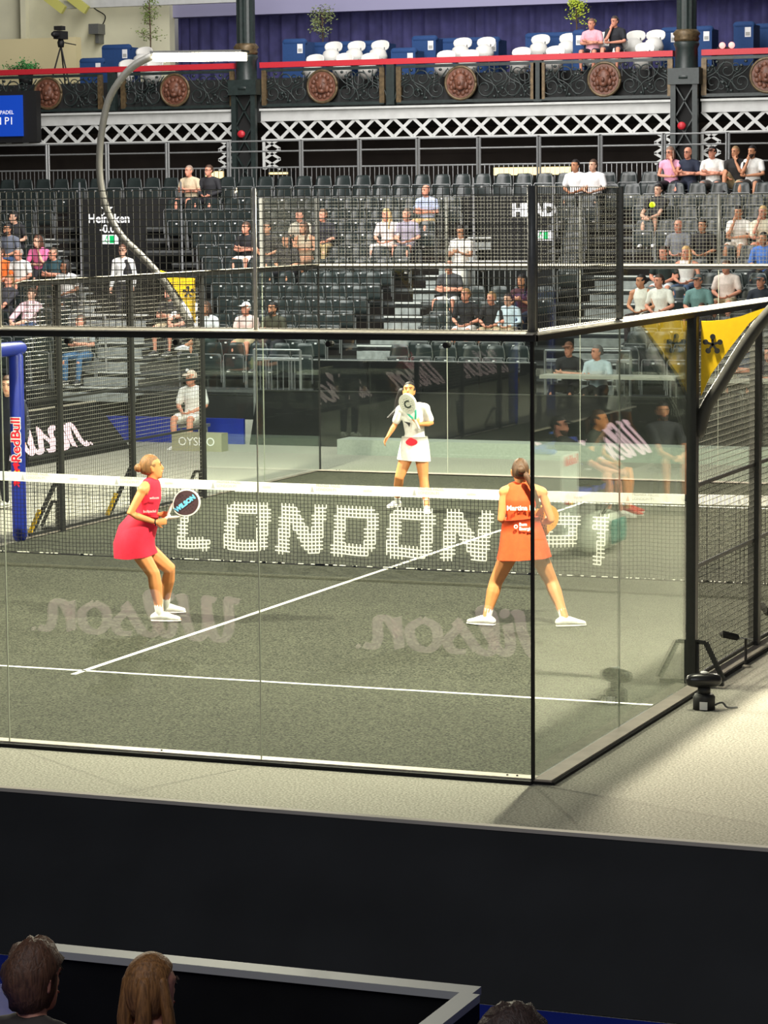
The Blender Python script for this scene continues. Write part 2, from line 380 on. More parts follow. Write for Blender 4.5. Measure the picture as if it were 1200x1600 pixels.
mb.build('net_lettering', 'paint_white', t)
mb = MB(); pts = []
xs = [i*.5 for i in range(21)]
for y in (9.985, 10.015):
    for z in (0, 1):
        pts += [(x, y, zt(x)-.004+z*.10) for x in xs]
n = len(xs); mb.add(pts, [f for i in range(n-1) for f in ((i, i+1, n+i+1, n+i), (2*n+i+1, 2*n+i, 3*n+i, 3*n+i+1), (n+i, n+i+1, 3*n+i+1, 3*n+i), (i+1, i, 2*n+i, 2*n+i+1))])
bd = mb.build('top_band', 'paint_white', t)
mat('band_print', (.42, .42, .40), .8)
for k in range(9):
    x = .65+k*1.18
    letters('band_text', 'PREMIER PADEL\nLONDON P1', .042, (x, 9.983, zt(x)+.062), (1,0,0), (0,0,1), 'band_print', bd, align='LEFT', th=.001)
    MB().prism([(-.02, -.03), (.02, -.03), (0, .035)], (x-.045, 9.983, zt(x)+.042), (1,0,0), (0,0,1), .001).build('band_emblem', 'band_print', bd)
    letters('band_text', 'oysho', .04, (x+.55, 9.983, zt(x)+.045), (1,0,0), (0,0,1), 'band_print', bd, align='LEFT', th=.001)
MB().tube([(.02, 10, .012), (9.98, 10, .012)], .012, 6).build('bottom_rope', 'rubber', t)
mb = MB(); rnd = random.Random(3)
for i in range(150):
    x = rnd.uniform(.1, 9.9); mb.bar((x, 9.985, .028), (x+rnd.uniform(.02, .07), 9.985, .028), .012, .008)
tag(mb.build('bottom_tape', 'paint_white', t), kind='stuff')
for x in (.0, 10.0): MB().box(x-.03+(.06 if x < 1 else -.06), x+.03+(.06 if x < 1 else -.06), 9.96, 10.04, .012, .93).build('net_post', 'steel_dark', t)

# ------------------------------------------------------------------ blue padded portals at the side openings
def bull(t, O, X, Y, s, k=1):
    """two red bulls charging a yellow disc"""
    a = MB().prism([(cos(q*pi/12)*.30*s, sin(q*pi/12)*.30*s) for q in range(24)], O, X, Y, .004).build('sun_disc', 'yellow', t)
    N = V(X).cross(V(Y)).normalized()*.004
    for m in (-1, 1):
        pl = [(.12,-.05),(.22,.10),(.38,.20),(.55,.24),(.70,.34),(.74,.26),(.92,.22),(.80,.12),(.82,-.02),(.98,-.16),(.90,-.20),(.72,-.10),(.70,-.22),(.60,-.26),(.58,-.08),(.40,-.06),(.34,-.24),(.22,-.28),(.26,-.12)]
        MB().prism([(m*p[0]*s, p[1]*s) for p in (pl if m > 0 else pl[::-1])], V(O)+N, X, Y, .004).build('charging_bull', 'red_print', t)
def portal(x, out, label):
    t = thing('padded_portal', label, 'gate', (x, 10, 0))
    f = -out                                                               # faces the court and the camera
    for y in (8.95, 11.08):
        p = MB().loft([(x-f*.0, y, .06), (x, y, 2.17)], [.085, .085], 14).build('padded_post', 'blue_vinyl', t, True)
        yy = y-.088
        if y > 10:
            o = V((x+.03, yy, 0)); X, Y = V((0,0,1)), V((-1,0,0))
            letters('post_lettering', 'RedBull', .17, o+V((0,0,1.20)), X, Y, 'white_print', p, bold=.012, th=.004)
            letters('post_lettering', 'RedBull', .17, o+V((0,-.004,1.20)), X, Y, 'red_print', p, bold=.003, th=.004)
            bull(p, o+V((0,0,.80)), X, Y, .16)
    q = MB().loft([(x, 8.85, 2.26), (x, 11.18, 2.26)], [.085, .085], 14).build('padded_beam', 'blue_vinyl', t, True)
    letters('beam_lettering', 'ready', .12, (x+.088, 10.45, 2.26), (0,1,0), (0,0,1), 'white_print', q, bold=.003)
portal(-.06, -1, 'blue padded portal with red lettering around the left side opening')

# ------------------------------------------------------------------ advertising hoardings
STROKES = [[(.0,.86),(.14,.90),(.17,.86),(.13,.35),(.20,.06),(.35,.10),(.46,.5),(.50,.88)], [(.36,.87),(.48,.90),(.51,.86),(.47,.35),(.55,.06),(.69,.10),(.82,.5),(.87,.90),(.96,.86)],
 [(1.03,.68),(.99,.25),(1.05,.07),(1.17,.15)], [(1.17,.15),(1.35,.60),(1.41,.92),(1.32,.97),(1.23,.75),(1.22,.25),(1.30,.06),(1.46,.12)],
 [(1.46,.12),(1.75,.68),(1.73,.55),(1.88,.28),(1.80,.08),(1.62,.07)], [(2.24,.68),(2.06,.55),(2.02,.25),(2.16,.06),(2.36,.16),(2.42,.48),(2.24,.68)],
 [(2.62,.70),(2.56,.06)], [(2.58,.30),(2.73,.64),(2.88,.64),(2.88,.25),(2.94,.07),(3.08,.10)]]
def script_logo(name, O, X, Y, wd, ht, m, parent, sw=.135):
    """the bold brush-script word, drawn as wide ribbons"""
    mb = MB(); X, Y = V(X).normalized(), V(Y).normalized(); O = V(O); N = X.cross(Y)*.004
    kx = wd/3.15
    M_ = lambda x, y: V((x*kx+y*ht*.22-wd/2, (y-.5)*ht, 0))
    def put(poly): mb.prism([(p.x, p.y) for p in poly], O+N, X, Y, .004)
    for st in STROKES:
        q = spline([M_(a, b) for a, b in st], 5); L = []; Rr = []
        for i, p in enumerate(q):
            d = (q[min(i+1, len(q)-1)]-q[max(i-1, 0)]).normalized(); nn = V((-d.y, d.x, 0)); hw = ht*(.052+.050*abs(d.y))
            L.append(p+nn*hw); Rr.append(p-nn*hw)
        for i in range(len(q)-1): put([L[i], Rr[i], Rr[i+1], L[i+1]])
    for cx, cy, r in ((1.07, .89, .085), (3.16, .06, .04)): put([M_(cx, cy)+V((cos(k*pi/8), sin(k*pi/8), 0))*r*ht*1.2 for k in range(16)])
    return mb.build(name, m, parent)
def hoarding(label, a, b, back, top_z, base, texts, tw, th_, tilt_top, tilt_base):
    """A-frame board from a to b (ground line of its face); back = outward unit vector; texts = centres along a->b"""
    a, b, back = V(a), V(b), V(back); t = thing('advertising_hoarding', label, 'hoarding', (a+b)/2)
    d = (b-a).normalized(); fb, ft = base, tilt_top
    p = [a, b, b+back*ft+V((0,0,top_z)), a+back*ft+V((0,0,top_z))]; bk = back*.03
    MB().hexa([p[0], p[1], p[1]+bk, p[0]+bk, p[3], p[2], p[2]+bk, p[3]+bk]).build('face_board', 'board_black', t)
    rt = p[2]+bk; lt = p[3]+bk
    # draped back, slightly rippled
    nu, nv = 90, 14; pts = []
    for j in range(nv):
        for i in range(nu):
            u, v = i/(nu-1), j/(nv-1); base_p = lt.lerp(rt, u)
            q = base_p + back*(tilt_base*v) + V((0,0,-top_z*v)); w_ = .018*sin(u*37+v*6)+.02*sin(u*11-v*9)
            pts.append(q+back*(w_*sin(pi*min(1, v*1.2))) + V((0,0,.004)))
    MB().grid(pts, nu, nv).build('drape', 'drape', t, True)
    MB().bar(p[3]+V((0,0,.012))+bk/2, p[2]+V((0,0,.012))+bk/2, .05, .02).build('top_trim', 'cream_trim' if texts else 'steel_dark', t)
    Yv = (p[3]-p[0]).normalized()
    for s in texts: script_logo('script_lettering', a+d*s+Yv*(p[3]-p[0]).length*.52, d, Yv, tw, th_, 'wilson_pink_glow', t)
    return t
# near end: face towards the court (reads along -x), draped back towards the camera
xa, xb = 17.0, -12.0
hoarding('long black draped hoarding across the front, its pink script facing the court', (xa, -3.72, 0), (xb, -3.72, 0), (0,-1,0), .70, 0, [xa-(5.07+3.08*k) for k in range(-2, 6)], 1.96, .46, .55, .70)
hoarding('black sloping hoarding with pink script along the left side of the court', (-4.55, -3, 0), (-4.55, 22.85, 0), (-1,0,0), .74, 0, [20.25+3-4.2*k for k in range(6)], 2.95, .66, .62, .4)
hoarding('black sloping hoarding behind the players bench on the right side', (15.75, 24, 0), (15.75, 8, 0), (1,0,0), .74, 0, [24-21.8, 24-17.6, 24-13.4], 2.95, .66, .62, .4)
hoarding('plain black hoarding beyond the far glass wall', (-2.95, 24.0, 0), (16, 24.0, 0), (0,1,0), .86, 0, [], 1, 1, .35, .3)
struct('trim_blue', MB().box(-9, -3.05, 24.0, 24.06, 0, .42), 'blue_vinyl', 'low blue skirting beyond the far left corner', 'skirting')
tag(box('padded_kerb', -.85, 10.6, 22.7, 23.2, 0, .24, mat('kerb_grey', (.30, .33, .29), .7, noise=.1)), 'long low pale padded kerb behind the far glass wall', 'kerb')
# ================================================================== GRANDSTAND
NROW = 14; YT, TREAD = 38.5, .70
RIM_PY = [290.3, 309, 327, 345, 364.3, 383, 402.5, 423.3, 444.0, 464.5, 486.7, 509.0, 531.8, 556.0]
ROWY = [YT-TREAD*i for i in range(NROW)]
_z0 = at(500, RIM_PY[0], 'y', ROWY[0]).z-.62; _z1 = at(500, RIM_PY[-1], 'y', ROWY[-1]).z-.62
ROWZ = [_z0+(_z1-_z0)*i/(NROW-1) for i in range(NROW)]                     # tread heights
RISE = ROWZ[0]-ROWZ[1]; SEATW = .46
def rx(px, i): return xpx(px, ROWY[i], ROWZ[i]+.6)
# seat runs per row, as picture columns of their two ends
Aend = [None, 112, 82, 34, 50, 66, 88, 106, 112, 112, 112, 108, 150, 110]
Cbeg = [None, 245, 250, 262, 283, 288, 290, 305, 335, 335, 330, 320, 300, 282]
Cend = [None, 737, 720, 700, 680, 660, 640, 612, 595, 574, 553, 531, 509, 488]
Dbeg = {9: 690, 10: 668, 11: 645, 12: 622, 13: 600}
Dend = {9: 862, 10: 850, 11: 838, 12: 832, 13: 828}
Ebeg = [None, 868, 986, 986, 986, 1045, 1040, 1034, 1012, 998, 984, 990, 972, 960]
RUNS = []
for i in range(NROW):
    if i == 0: RUNS.append([('whole', -40, 1240)]); continue
    r = [('left', -60, Aend[i]), ('middle', Cbeg[i], Cend[i])]
    if i in Dbeg: r.append(('centre', Dbeg[i], Dend[i]))
    if 2 <= i <= 7: r.append(('vomitory', 868, 945-6*i))
    r.append(('right', Ebeg[i], 1250))
    RUNS.append(r)
VOM = [(1, 3, 128, 240), (4, 9, 128, 281), (1, 8, 742, 866)]                                 # rows, picture columns of the two entrances
ORD = ['top', 'second', 'third', 'fourth', 'fifth', 'sixth', 'seventh', 'eighth', 'ninth', 'tenth', 'eleventh', 'twelfth', 'thirteenth', 'bottom']
mat('tier_edge', (.09, .095, .095), .6, noise=.2)
TIERS = []
for i in range(NROW):
    y1, y0 = ROWY[i]+.299, ROWY[i]-.40; z = ROWZ[i]; y1 += (.6 if i == 0 else 0)
    cuts = sorted([(rx(a, i), rx(b, i)) for (r0, r1, a, b) in VOM if r0 <= i <= r1]); x = -24.0; row = []
    for n, (a, b) in enumerate(cuts+[(18.0, 18.0)]):
        if a-x > .1:
            where = '' if not cuts else [' left of the beer entrance', ' between the entrances' if len(cuts) > 1 else ' right of the beer entrance', ' right of the HEAD entrance'][n]
            o = struct('floor_tier', MB().box(x, a, y0, y1, z-.10, z), 'deck_dark', 'dark stand deck of the %s row%s' % (ORD[i], where), 'stand deck')
            MB().box(x, a, y0-.012, y0, z-.05, z-.005).build('tier_edge', 'tier_edge', o); row.append((x, a, o))
        x = b
    TIERS.append(row)
# aisle steps: pale riser panel and white nosing in front of each deck
def steps(rows, left, right):
    for i in rows:
        l, r = left(i), right(i); y = ROWY[i]-.40; z = ROWZ[i]
        x0, x1 = xpx(l, y-.05, z), xpx(r, y-.05, z)
        if x1-x0 < .25: continue
        o = next((o for a, b, o in TIERS[i] if a <= (x0+x1)/2 <= b), None)
        if o is None: o = TIERS[i][0][2]
        p = MB().box(x0, x1, y-.34, y-.013, z-.125, z-.10).build('step', 'deck_ply', o)
        MB().box(x0-.12, x1-.1, y-.06, y-.015, z-.02, z+.008).build('step_nosing', 'nosing', o)
        MB().box(x0, x1, y-.36, y-.34, z-RISE+.002, z-.09).build('riser_panel', 'deck_ply', p)
lerp = lambda T, k: T[int(k)]+(T[min(int(k)+1, NROW-1)]-T[int(k)])*(k-int(k))
steps(range(2, 14), lambda k: Aend[k]-8, lambda k: 78+13.2*(k-1) if k < 8 else 262-3*k)
steps(range(2, 14), lambda k: Cend[k]+14, lambda k: (775-22*(k-2) if k < 8 else 722-22*(k-8)))
steps(range(5, 14), lambda k: 945-8*(k-4), lambda k: Ebeg[k]-5)
# two entrances: dark throat with a sign wall, lamp strip and side rails
def vomitory(r0, r1, a, b, label):
    t = thing('stand_entrance', label, 'entrance', (rx((a+b)/2, r1), ROWY[r1], 0))
    yb = ROWY[r0]-.1; x0, x1 = rx(a, r0)-.3, rx(b, r0)+.3
    box('sign_wall', x0, x1, yb-.03, yb, ROWZ[r1]-.2, ROWZ[r0]+.62, 'dark_void', t)
    for px in (a, b):
        q = MB(); xr0, xr1 = rx(px, r0), rx(px, r1)
        q.hexa([(xr0-.02, yb, ROWZ[r1]-1.5), (xr0+.02, yb, ROWZ[r1]-1.5), (xr1+.02, ROWY[r1], ROWZ[r1]-1.5), (xr1-.02, ROWY[r1], ROWZ[r1]-1.5),
                (xr0-.02, yb, ROWZ[r0]), (xr0+.02, yb, ROWZ[r0]), (xr1+.02, ROWY[r1], ROWZ[r1]), (xr1-.02, ROWY[r1], ROWZ[r1])])
        q.build('side_panel', 'dark_void', t)
        rl = MB(); n = 26
        for k in range(n+1):
            u = k/n; p = V((xr0+(xr1-xr0)*u, yb+(ROWY[r1]-yb)*u, ROWZ[r0]+(ROWZ[r1]-ROWZ[r0])*u))
            rl.bar(p, p+V((0,0,.98)), .022, .022)
        rl.build('guard_bars', 'galv', t)
        for h in (.10, .98):
            MB().tube([(xr0, yb, ROWZ[r0]+h), (xr1, ROWY[r1], ROWZ[r1]+h)], .02, 6).build('hand_rail', 'galv', t)
    return t, x0, x1, yb
t, x0, x1, yb = vomitory(1, 9, 128, 286, 'dark stand entrance with white star and beer lettering on its wall')
cx = xpx(171, yb, 3.8)
zz = lambda py, x, y: zpy(py, x, y)
st = [((.16 if k % 2 == 0 else .065)*cos(pi/2+k*pi/5), (.16 if k % 2 == 0 else .065)*sin(pi/2+k*pi/5)) for k in range(10)]
MB().prism(st, (xpx(168, yb, 4), yb-.04, zz(327, cx, yb)), (1,0,0), (0,0,1), .01).build('star', 'sign_white', t)
letters('wall_lettering', 'Heineken', .27, (cx, yb-.04, zz(342, cx, yb)), (1,0,0), (0,0,1), 'sign_white', t, bold=.006)
letters('wall_lettering', '-0.0-', .25, (cx, yb-.04, zz(358, cx, yb)), (1,0,0), (0,0,1), 'sign_white', t, bold=.004)
def exit_sign(px, py, y, wpx, label):
    x = xpx(px, y, 3); z = zpy(py, x, y); k = wpx/2/70
    t = thing('exit_sign', label, 'exit sign', (x, y, z))
    box('panel', x-k, x+k, y-.05, y-.02, z-.10, z+.10, 'sign_white', t)
    q = MB().box(x-k*.05, x+k*.5, y-.056, y-.05, z-.08, z+.08); q.build('green_field', 'green_sign', t)
    g = MB(); xc = x-k*.55; yy = y-.055                                    # running figure
    g.ball((xc+.03, yy, z+.055), (.02, .004, .02), 8, 5); g.bar((xc+.02, yy, z+.035), (xc-.01, yy, z-.02), .008, .03, (0,1,0)); g.bar((xc-.01, yy, z-.02), (xc+.05, yy, z-.075), .008, .02, (0,1,0)); g.bar((xc-.01, yy, z-.02), (xc-.07, yy, z-.06), .008, .02, (0,1,0)); g.bar((xc+.02, yy, z+.03), (xc+.07, yy, z), .008, .016, (0,1,0))
    g.build('running_figure', 'green_sign', t)
exit_sign(174, 374, ROWY[3], 26, 'small green exit sign below the beer lettering')
exit_sign(851, 368, ROWY[3], 24, 'small green exit sign behind the near corner post')
t, x0, x1, yb = vomitory(1, 8, 742, 866, 'dark stand entrance with white HEAD lettering on its wall')
cx = xpx(835, yb, 3.9)
letters('wall_lettering', 'HEAD', .36, (cx, yb-.04, zpy(329, cx, yb)), (1,0,0), (0,0,1), 'sign_white', t, bold=.02)
# crowd barriers: a row of framed panels behind the top row, others by the aisles
def barrier(x0, x1, y, z0, h, label, group=None, open_top=.36, step=.105, ydir=False):
    t = thing('crowd_barrier', label, 'barrier', ((x0+x1)/2, y, z0), group)
    for x in (x0, x1): MB().tube([(x, y, z0), (x, y, z0+h)], .026, 6).build('post', 'galv', t)
    for f in ([1, .86, 1-open_top] if open_top else [1]): MB().tube([(x0, y, z0+h*f), (x1, y, z0+h*f)], .018, 6).build('rail', 'galv', t)
    MB().tube([(x0, y, z0+.1), (x1, y, z0+.1)], .015, 6).build('rail', 'galv', t)
    b = MB(); n = max(3, int((x1-x0)/step)); top = h*(1-open_top)
    for k in range(1, n): b.bar((x0+(x1-x0)*k/n, y, z0+.1), (x0+(x1-x0)*k/n, y, z0+top), .013, .013)
    tag(b.build('bars', 'galv', t), kind='stuff'); return t
yb = YT+.62; bx = [xpx(p, yb, 4.6) for p in (-30, 75, 168, 262, 358, 471, 562, 653, 748, 842, 938, 1037, 1137, 1235)]
for k in range(len(bx)-1):
    barrier(bx[k]+.03, bx[k+1]-.03, yb, ROWZ[0], 1.62, 'tall galvanised barrier panel behind the top row of seats', 'barriers along the top of the stand')
for a, b, i, h, lab in ((730, 832, 8, 1.05, 'galvanised barrier in front of the HEAD entrance'), (110, 166, 12, 1.05, 'galvanised barrier beside the grey-shirted spectator on the left'),
                        (398, 470, 13, 1.0, 'galvanised barrier below the seats left of the middle steps'), (852, 985, 13, 1.05, 'galvanised barrier behind the pale tables on the right')):
    y = ROWY[i]-(.55 if i == 13 else .34); barrier(xpx(a, y, ROWZ[i]), xpx(b, y, ROWZ[i]), y, 0 if i == 13 else ROWZ[i], h+(ROWZ[i]-.25 if i == 13 else 0), lab, open_top=.12)
# front fascia of the stand
struct('wall_front', MB().box(-24, 18, ROWY[-1]-.46, ROWY[-1]-.42, 0, ROWZ[-1]-.12), 'dark_void', 'dark front fascia of the grandstand', 'fascia')

# black cloth-covered barrier before the bottom row
yf = ROWY[-1]-.52; xf0, xf1 = xpx(490, yf, .8), xpx(838, yf, .8); zf1 = zpy(566, (xf0+xf1)/2, yf)
t = thing('covered_barrier', 'long black cloth-covered barrier below the bottom seats in the middle', 'barrier', ((xf0+xf1)/2, yf, 0))
for k in range(4): box('cloth_panel', xf0+(xf1-xf0)*k/4+.006, xf0+(xf1-xf0)*(k+1)/4-.006, yf-.02, yf+.02, 0, zf1, 'board_black', t)
MB().tube([(xf0, yf, zf1+.012), (xf1, yf, zf1+.012)], .016, 6).build('top_rail', 'steel_grey', t)
# ------------------------------------------------------------------ seats
def seat_meshes():
    n = 9; W = .40
    def panel(z0, z1, yb, curve, th, top=.0):
        mb = MB(); rows = 5; F = []; 
        for s in (0, 1):
            for j in range(rows):
                v = j/(rows-1); z = z0+(z1-z0)*v; ww = W/2*(1-top*v*v)
                for i in range(n):
                    u = -1+2*i/(n-1); F.append((u*ww, yb+curve*(u*u)+s*th+(.03*v if top else 0), z-(.02*abs(u)**4 if j == rows-1 else 0)))
        N = n*rows; fs = []
        for j in range(rows-1):
            for i in range(n-1):
                a = j*n+i; fs.append((a, a+1, a+n+1, a+n)); fs.append((N+a+1, N+a, N+a+n, N+a+n+1))
        rim = [i for i in range(n)]+[j*n+n-1 for j in range(1, rows)]+[(rows-1)*n+i for i in range(n-2, -1, -1)]+[j*n for j in range(rows-2, 0, -1)]
        for k in range(len(rim)):
            a, b = rim[k], rim[(k+1) % len(rim)]; fs.append((b, a, N+a, N+b))
        return mb.add(F, fs)
    back = panel(.52, .84, .17, -.03, .02, .22).mesh('backrest', 'seat_plastic', True)
    pan = panel(.30, .615, .06, .012, .035).mesh('seat_pan', 'seat_pan', True)
    down = MB().add([(x, y, .42+.02*abs(x)/.2+dz) for dz in (0, .03) for y in (-.26, .14) for x in (-.2, -.1, 0, .1, .2)],
                    [(0,5,6,1),(1,6,7,2),(2,7,8,3),(3,8,9,4),(10,11,16,15),(11,12,17,16),(12,13,18,17),(13,14,19,18),(0,1,11,10),(1,2,12,11),(2,3,13,12),(3,4,14,13),(5,15,16,6),(6,16,17,7),(7,17,18,8),(8,18,19,9),(0,10,15,5),(4,9,19,14)]).mesh('seat_pan', 'seat_pan', True)
    fr = MB(); P = [(-.205, .045, .10), (-.205, .045, .59), (-.185, .045, .622), (.185, .045, .622), (.205, .045, .59), (.205, .045, .10)]
    fr.tube(P, .010, 5); fr.box(-.225, -.205, .10, .13, 0, .5); fr.box(.205, .225, .10, .13, 0, .5)
    tagm = MB().box(-.022, .022, .050, .056, .545, .575).mesh('number_plate', 'sign_white' if False else 'white_print')
    return back, pan, down, fr.mesh('frame', 'galv'), tagm
SB, SP, SD, SF, SN = seat_meshes()
BLK = {'left': 'at the far left of the stand', 'middle': 'left of the middle steps', 'centre': 'right of the middle steps', 'vomitory': 'right of the HEAD entrance', 'right': 'at the right end of the stand', 'whole': 'along the back of the stand'}
TAKEN = {}                                                                 # row -> x of seated people (filled by the next section)
def place_seats():
    todo = []
    for i in range(NROW):
        for blk, a, b in RUNS[i]:
            x0, x1 = rx(a, i), rx(b, i); n = int((x1-x0)/SEATW+.25)
            if n < 1: continue
            off = (x1-x0-n*SEATW)/2 if blk not in ('middle', 'left') else (x1-x0-n*SEATW)
            if blk == 'right': off = 0
            for k in range(n):
                x = x0+off+(k+.5)*SEATW; px, py = pypix((x, ROWY[i], ROWZ[i]+.6))
                if not -12 < px < 1212: continue
                if any(abs(x-q) < .30 for q in TAKEN.get(i, [])): continue
                hid = (i >= 8 and py > 590) or (px < 60 and i > 7)
                todo.append((i, blk, x, hid))
    todo.sort(key=lambda s: (s[3], -s[0]))
    rest = MB()
    for m, (i, blk, x, hid) in enumerate(todo):
        loc = V((x, ROWY[i], ROWZ[i]))
        if m < 300:
            lab = 'empty dark tip-up seat in the %s row %s' % (ORD[i], BLK[blk])
            o = thing('stadium_seat', lab, 'seat', loc, 'seats of the %s row %s' % (ORD[i], BLK[blk]), local=True)
            for nm, me in (('backrest', SB), ('seat_pan', SP), ('frame', SF), ('number_plate', SN)): link(nm, me, o)
        else:
            for me in (SB, SP): rest.add([V(v.co)+loc for v in me.vertices], [tuple(p.vertices) for p in me.polygons])
    if rest.v: tag(rest.build('seat_rows', 'seat_plastic', smooth=True), 'further dark tip-up seats in the upper rows of the stand', 'seats', kind='stuff')
    print('SEATS', len(todo))
def occupied_seat(x, i):
    o = thing('stadium_seat', 'dark seat folded down under a seated spectator', 'seat', (x, ROWY[i], ROWZ[i]), 'seats taken by spectators', local=True)
    for nm, me in (('backrest', SB), ('seat_pan', SD), ('frame', SF)): link(nm, me, o)

# ================================================================== BALCONY
YB = 43.4
def bz(py, px=600, y=YB): return at(px, py, 'y', y).z
def bxp(px, y=YB, z=6.5): return xpx(px, y, z)
bal = thing('balcony', 'cast-iron fronted balcony with white lattice girder and red handrail', 'balcony', (-8, YB, 0))
Z_RAIL, Z_IRON, Z_PLATE, Z_LAT = bz(97), bz(164), bz(186), bz(214)
mat('red_rail', c255(196, 40, 52), .5, noise=.06); mat('iron_green', (.020, .030, .028), .42, noise=.25, scale=12)
mat('iron_gold', (.13, .09, .045), .45, .3, noise=.4, scale=14); mat('copper', (.15, .058, .034), .5, noise=.4, scale=10)
mat('girder_white', (.60, .61, .59), .55, noise=.08, scale=5); mat('curtain', (.050, .048, .15), .85, noise=.25, scale=3)
mat('wall_cream', (.74, .72, .52), .8, noise=.05, scale=2); mat('sofa_blue', c255(30, 66, 118), .8, noise=.08, scale=20); mat('chair_white', (.80, .79, .74), .5)
box('deck', -30, 12, YB+.06, 50.5, Z_IRON-.35, Z_IRON-.06, 'deck_dark', bal)
cols = [bxp(389), bxp(1075)]; cw = .33
segs = [(-30, cols[0]-cw), (cols[0]+cw, cols[1]-cw), (cols[1]+cw, 12)]
for a, b in segs:
    box('red_handrail', a, b, YB-.10, YB+.12, Z_RAIL-.06, Z_RAIL+.07, 'red_rail', bal)
    box('girder_plate', a, b, YB-.06, YB+.02, Z_PLATE, Z_IRON-.03, 'girder_white', bal)
    box('girder_flange', a, b, YB-.16, YB+.1, Z_IRON-.08, Z_IRON-.03, 'girder_white', bal)
    n = max(1, int((b-a)/.47)); w_ = (b-a)/n
    for k in range(n):
        px0 = pypix((a+k*w_, YB, Z_LAT))[0]
        if px0 < -60 or px0 > 1240: continue
        for s in (0, 1):
            xa, xb_ = (a+k*w_, a+(k+1)*w_) if s else (a+(k+1)*w_, a+k*w_)
            MB().bar((xa, YB-.03+.02*s, Z_LAT), (xb_, YB-.03+.02*s, Z_PLATE+.02), .018, .075).build('lattice_bar', 'girder_white', bal)
    box('girder_flange', a, b, YB-.05, YB+.05, Z_LAT-.03, Z_LAT, 'girder_white', bal)
# curved girder haunches by the columns
for px, s in ((412, 1), (366, -1), (1052, -1), (1098, 1)):
    x = bxp(px); zb_ = bz(262); 
    for k in range(3):
        za = Z_LAT-(Z_LAT-zb_)*k/3; zc = Z_LAT-(Z_LAT-zb_)*(k+1)/3
        for q in (0, 1):
            MB().bar((x+s*(0 if q else .42), YB-.02, za), (x+s*(.42 if q else 0), YB-.02, zc), .018, .06).build('haunch_bar', 'girder_white', bal)
    MB().bar((x, YB-.02, Z_LAT), (x, YB-.02, zb_), .07, .03, (0,1,0)).build('haunch_post', 'girder_white', bal)
def scroll(mb, cx, cz, r, turns, a0, sgn, y, th=.016):
    pts = []
    for k in range(int(turns*14)+1):
        a = a0+sgn*k*2*pi/14; q = r*(1-.8*k/(turns*14)); pts.append((cx+q*cos(a), y, cz+q*sin(a)))
    mb.tube(pts, th, 5); return pts[0]
def railing_panel(pa, pb, label, med):
    x0, x1 = bxp(pa), bxp(pb); t = thing('balustrade_panel', label, 'balustrade', ((x0+x1)/2, YB-.05, Z_IRON))
    z0, z1 = Z_IRON+.05, Z_RAIL-.12; y = YB-.06; xc = bxp(med); zc = (z0+z1)/2; H = z1-z0
    for x in (x0+.05, x1-.05): box('end_bar', x-.06, x+.06, y-.04, y+.04, z0, z1, 'iron_gold', t)
    for z in (z0, z1): box('border_bar', x0, x1, y-.035, y+.035, z-.035, z+.035, 'iron_green', t)
    for s in (-1, 1):
        L = abs((x1 if s > 0 else x0)-xc); n = max(2, int(L/.42))
        for k in range(n):
            cxx = xc+s*(.42+(L-.50)*(k+.5)/n); up = 1 if k % 2 else -1; sc = MB()
            scroll(sc, cxx, zc+up*H*.16, .24, 1.6, pi/2 if up < 0 else -pi/2, s*up, y)
            scroll(sc, cxx+s*.12, zc-up*H*.26, .13, 1.3, 0, -s*up, y, .013)
            sc.tube(spline([(cxx-s*.28, y, zc-up*H*.42), (cxx-s*.05, y, zc-up*H*.1), (cxx+s*.24, y, zc+up*H*.1), (cxx+s*.32, y, zc+up*H*.44)], 4), .016, 5)
            for q in range(3): sc.ball((cxx+s*(.1*q-.1), y-.02, zc-up*(.32-.09*q)), (.045, .02, .035), 6, 4)
            sc.build('iron_scroll', 'iron_green', t, True)
    m = MB().loft([(xc, y+.03, zc), (xc, y-.05, zc)], [.36, .36], 24, cap=False).build('medallion', 'copper', t)
    MB().tube([(xc+.37*cos(k*pi/14), y-.03, zc+.37*sin(k*pi/14)) for k in range(29)], .035, 6).build('medallion_ring', 'iron_gold', m, True)
    f = MB(); f.ball((xc, y-.07, zc+.02), (.17, .09, .20)); f.ball((xc, y-.14, zc-.01), (.05, .05, .06)); f.ball((xc, y-.11, zc-.11), (.09, .06, .06))
    for s in (-1, 1): f.ball((xc+s*.08, y-.12, zc+.08), (.045, .03, .03)); f.ball((xc+s*.14, y-.08, zc-.06), (.06, .05, .09))
    for k in range(14):
        a = k*2*pi/14; f.ball((xc+.24*cos(a), y-.05, zc+.24*sin(a)), (.06, .03, .06), 8, 5)
    f.build('lion_mask', 'copper', m, True)
for pa, pb, med, lab in ((-70, 162, 78, 'iron balustrade panel at the far left below the tripod camera'), (192, 368, 276, 'iron balustrade panel under the glowing floodlight'),
    (412, 602, 506, 'iron balustrade panel just right of the left column'), (622, 838, 722, 'iron balustrade panel in the middle of the balcony'),
    (846, 1052, 946, 'iron balustrade panel below the two men on the balcony'), (1098, 1310, 1200, 'iron balustrade panel right of the right column')):
    railing_panel(pa, pb, lab, med)
for px in (177, 612, 842): box('balustrade_pier', bxp(px)-.1, bxp(px)+.1, YB-.1, YB+.05, Z_IRON, Z_RAIL-.06, 'iron_green', bal)
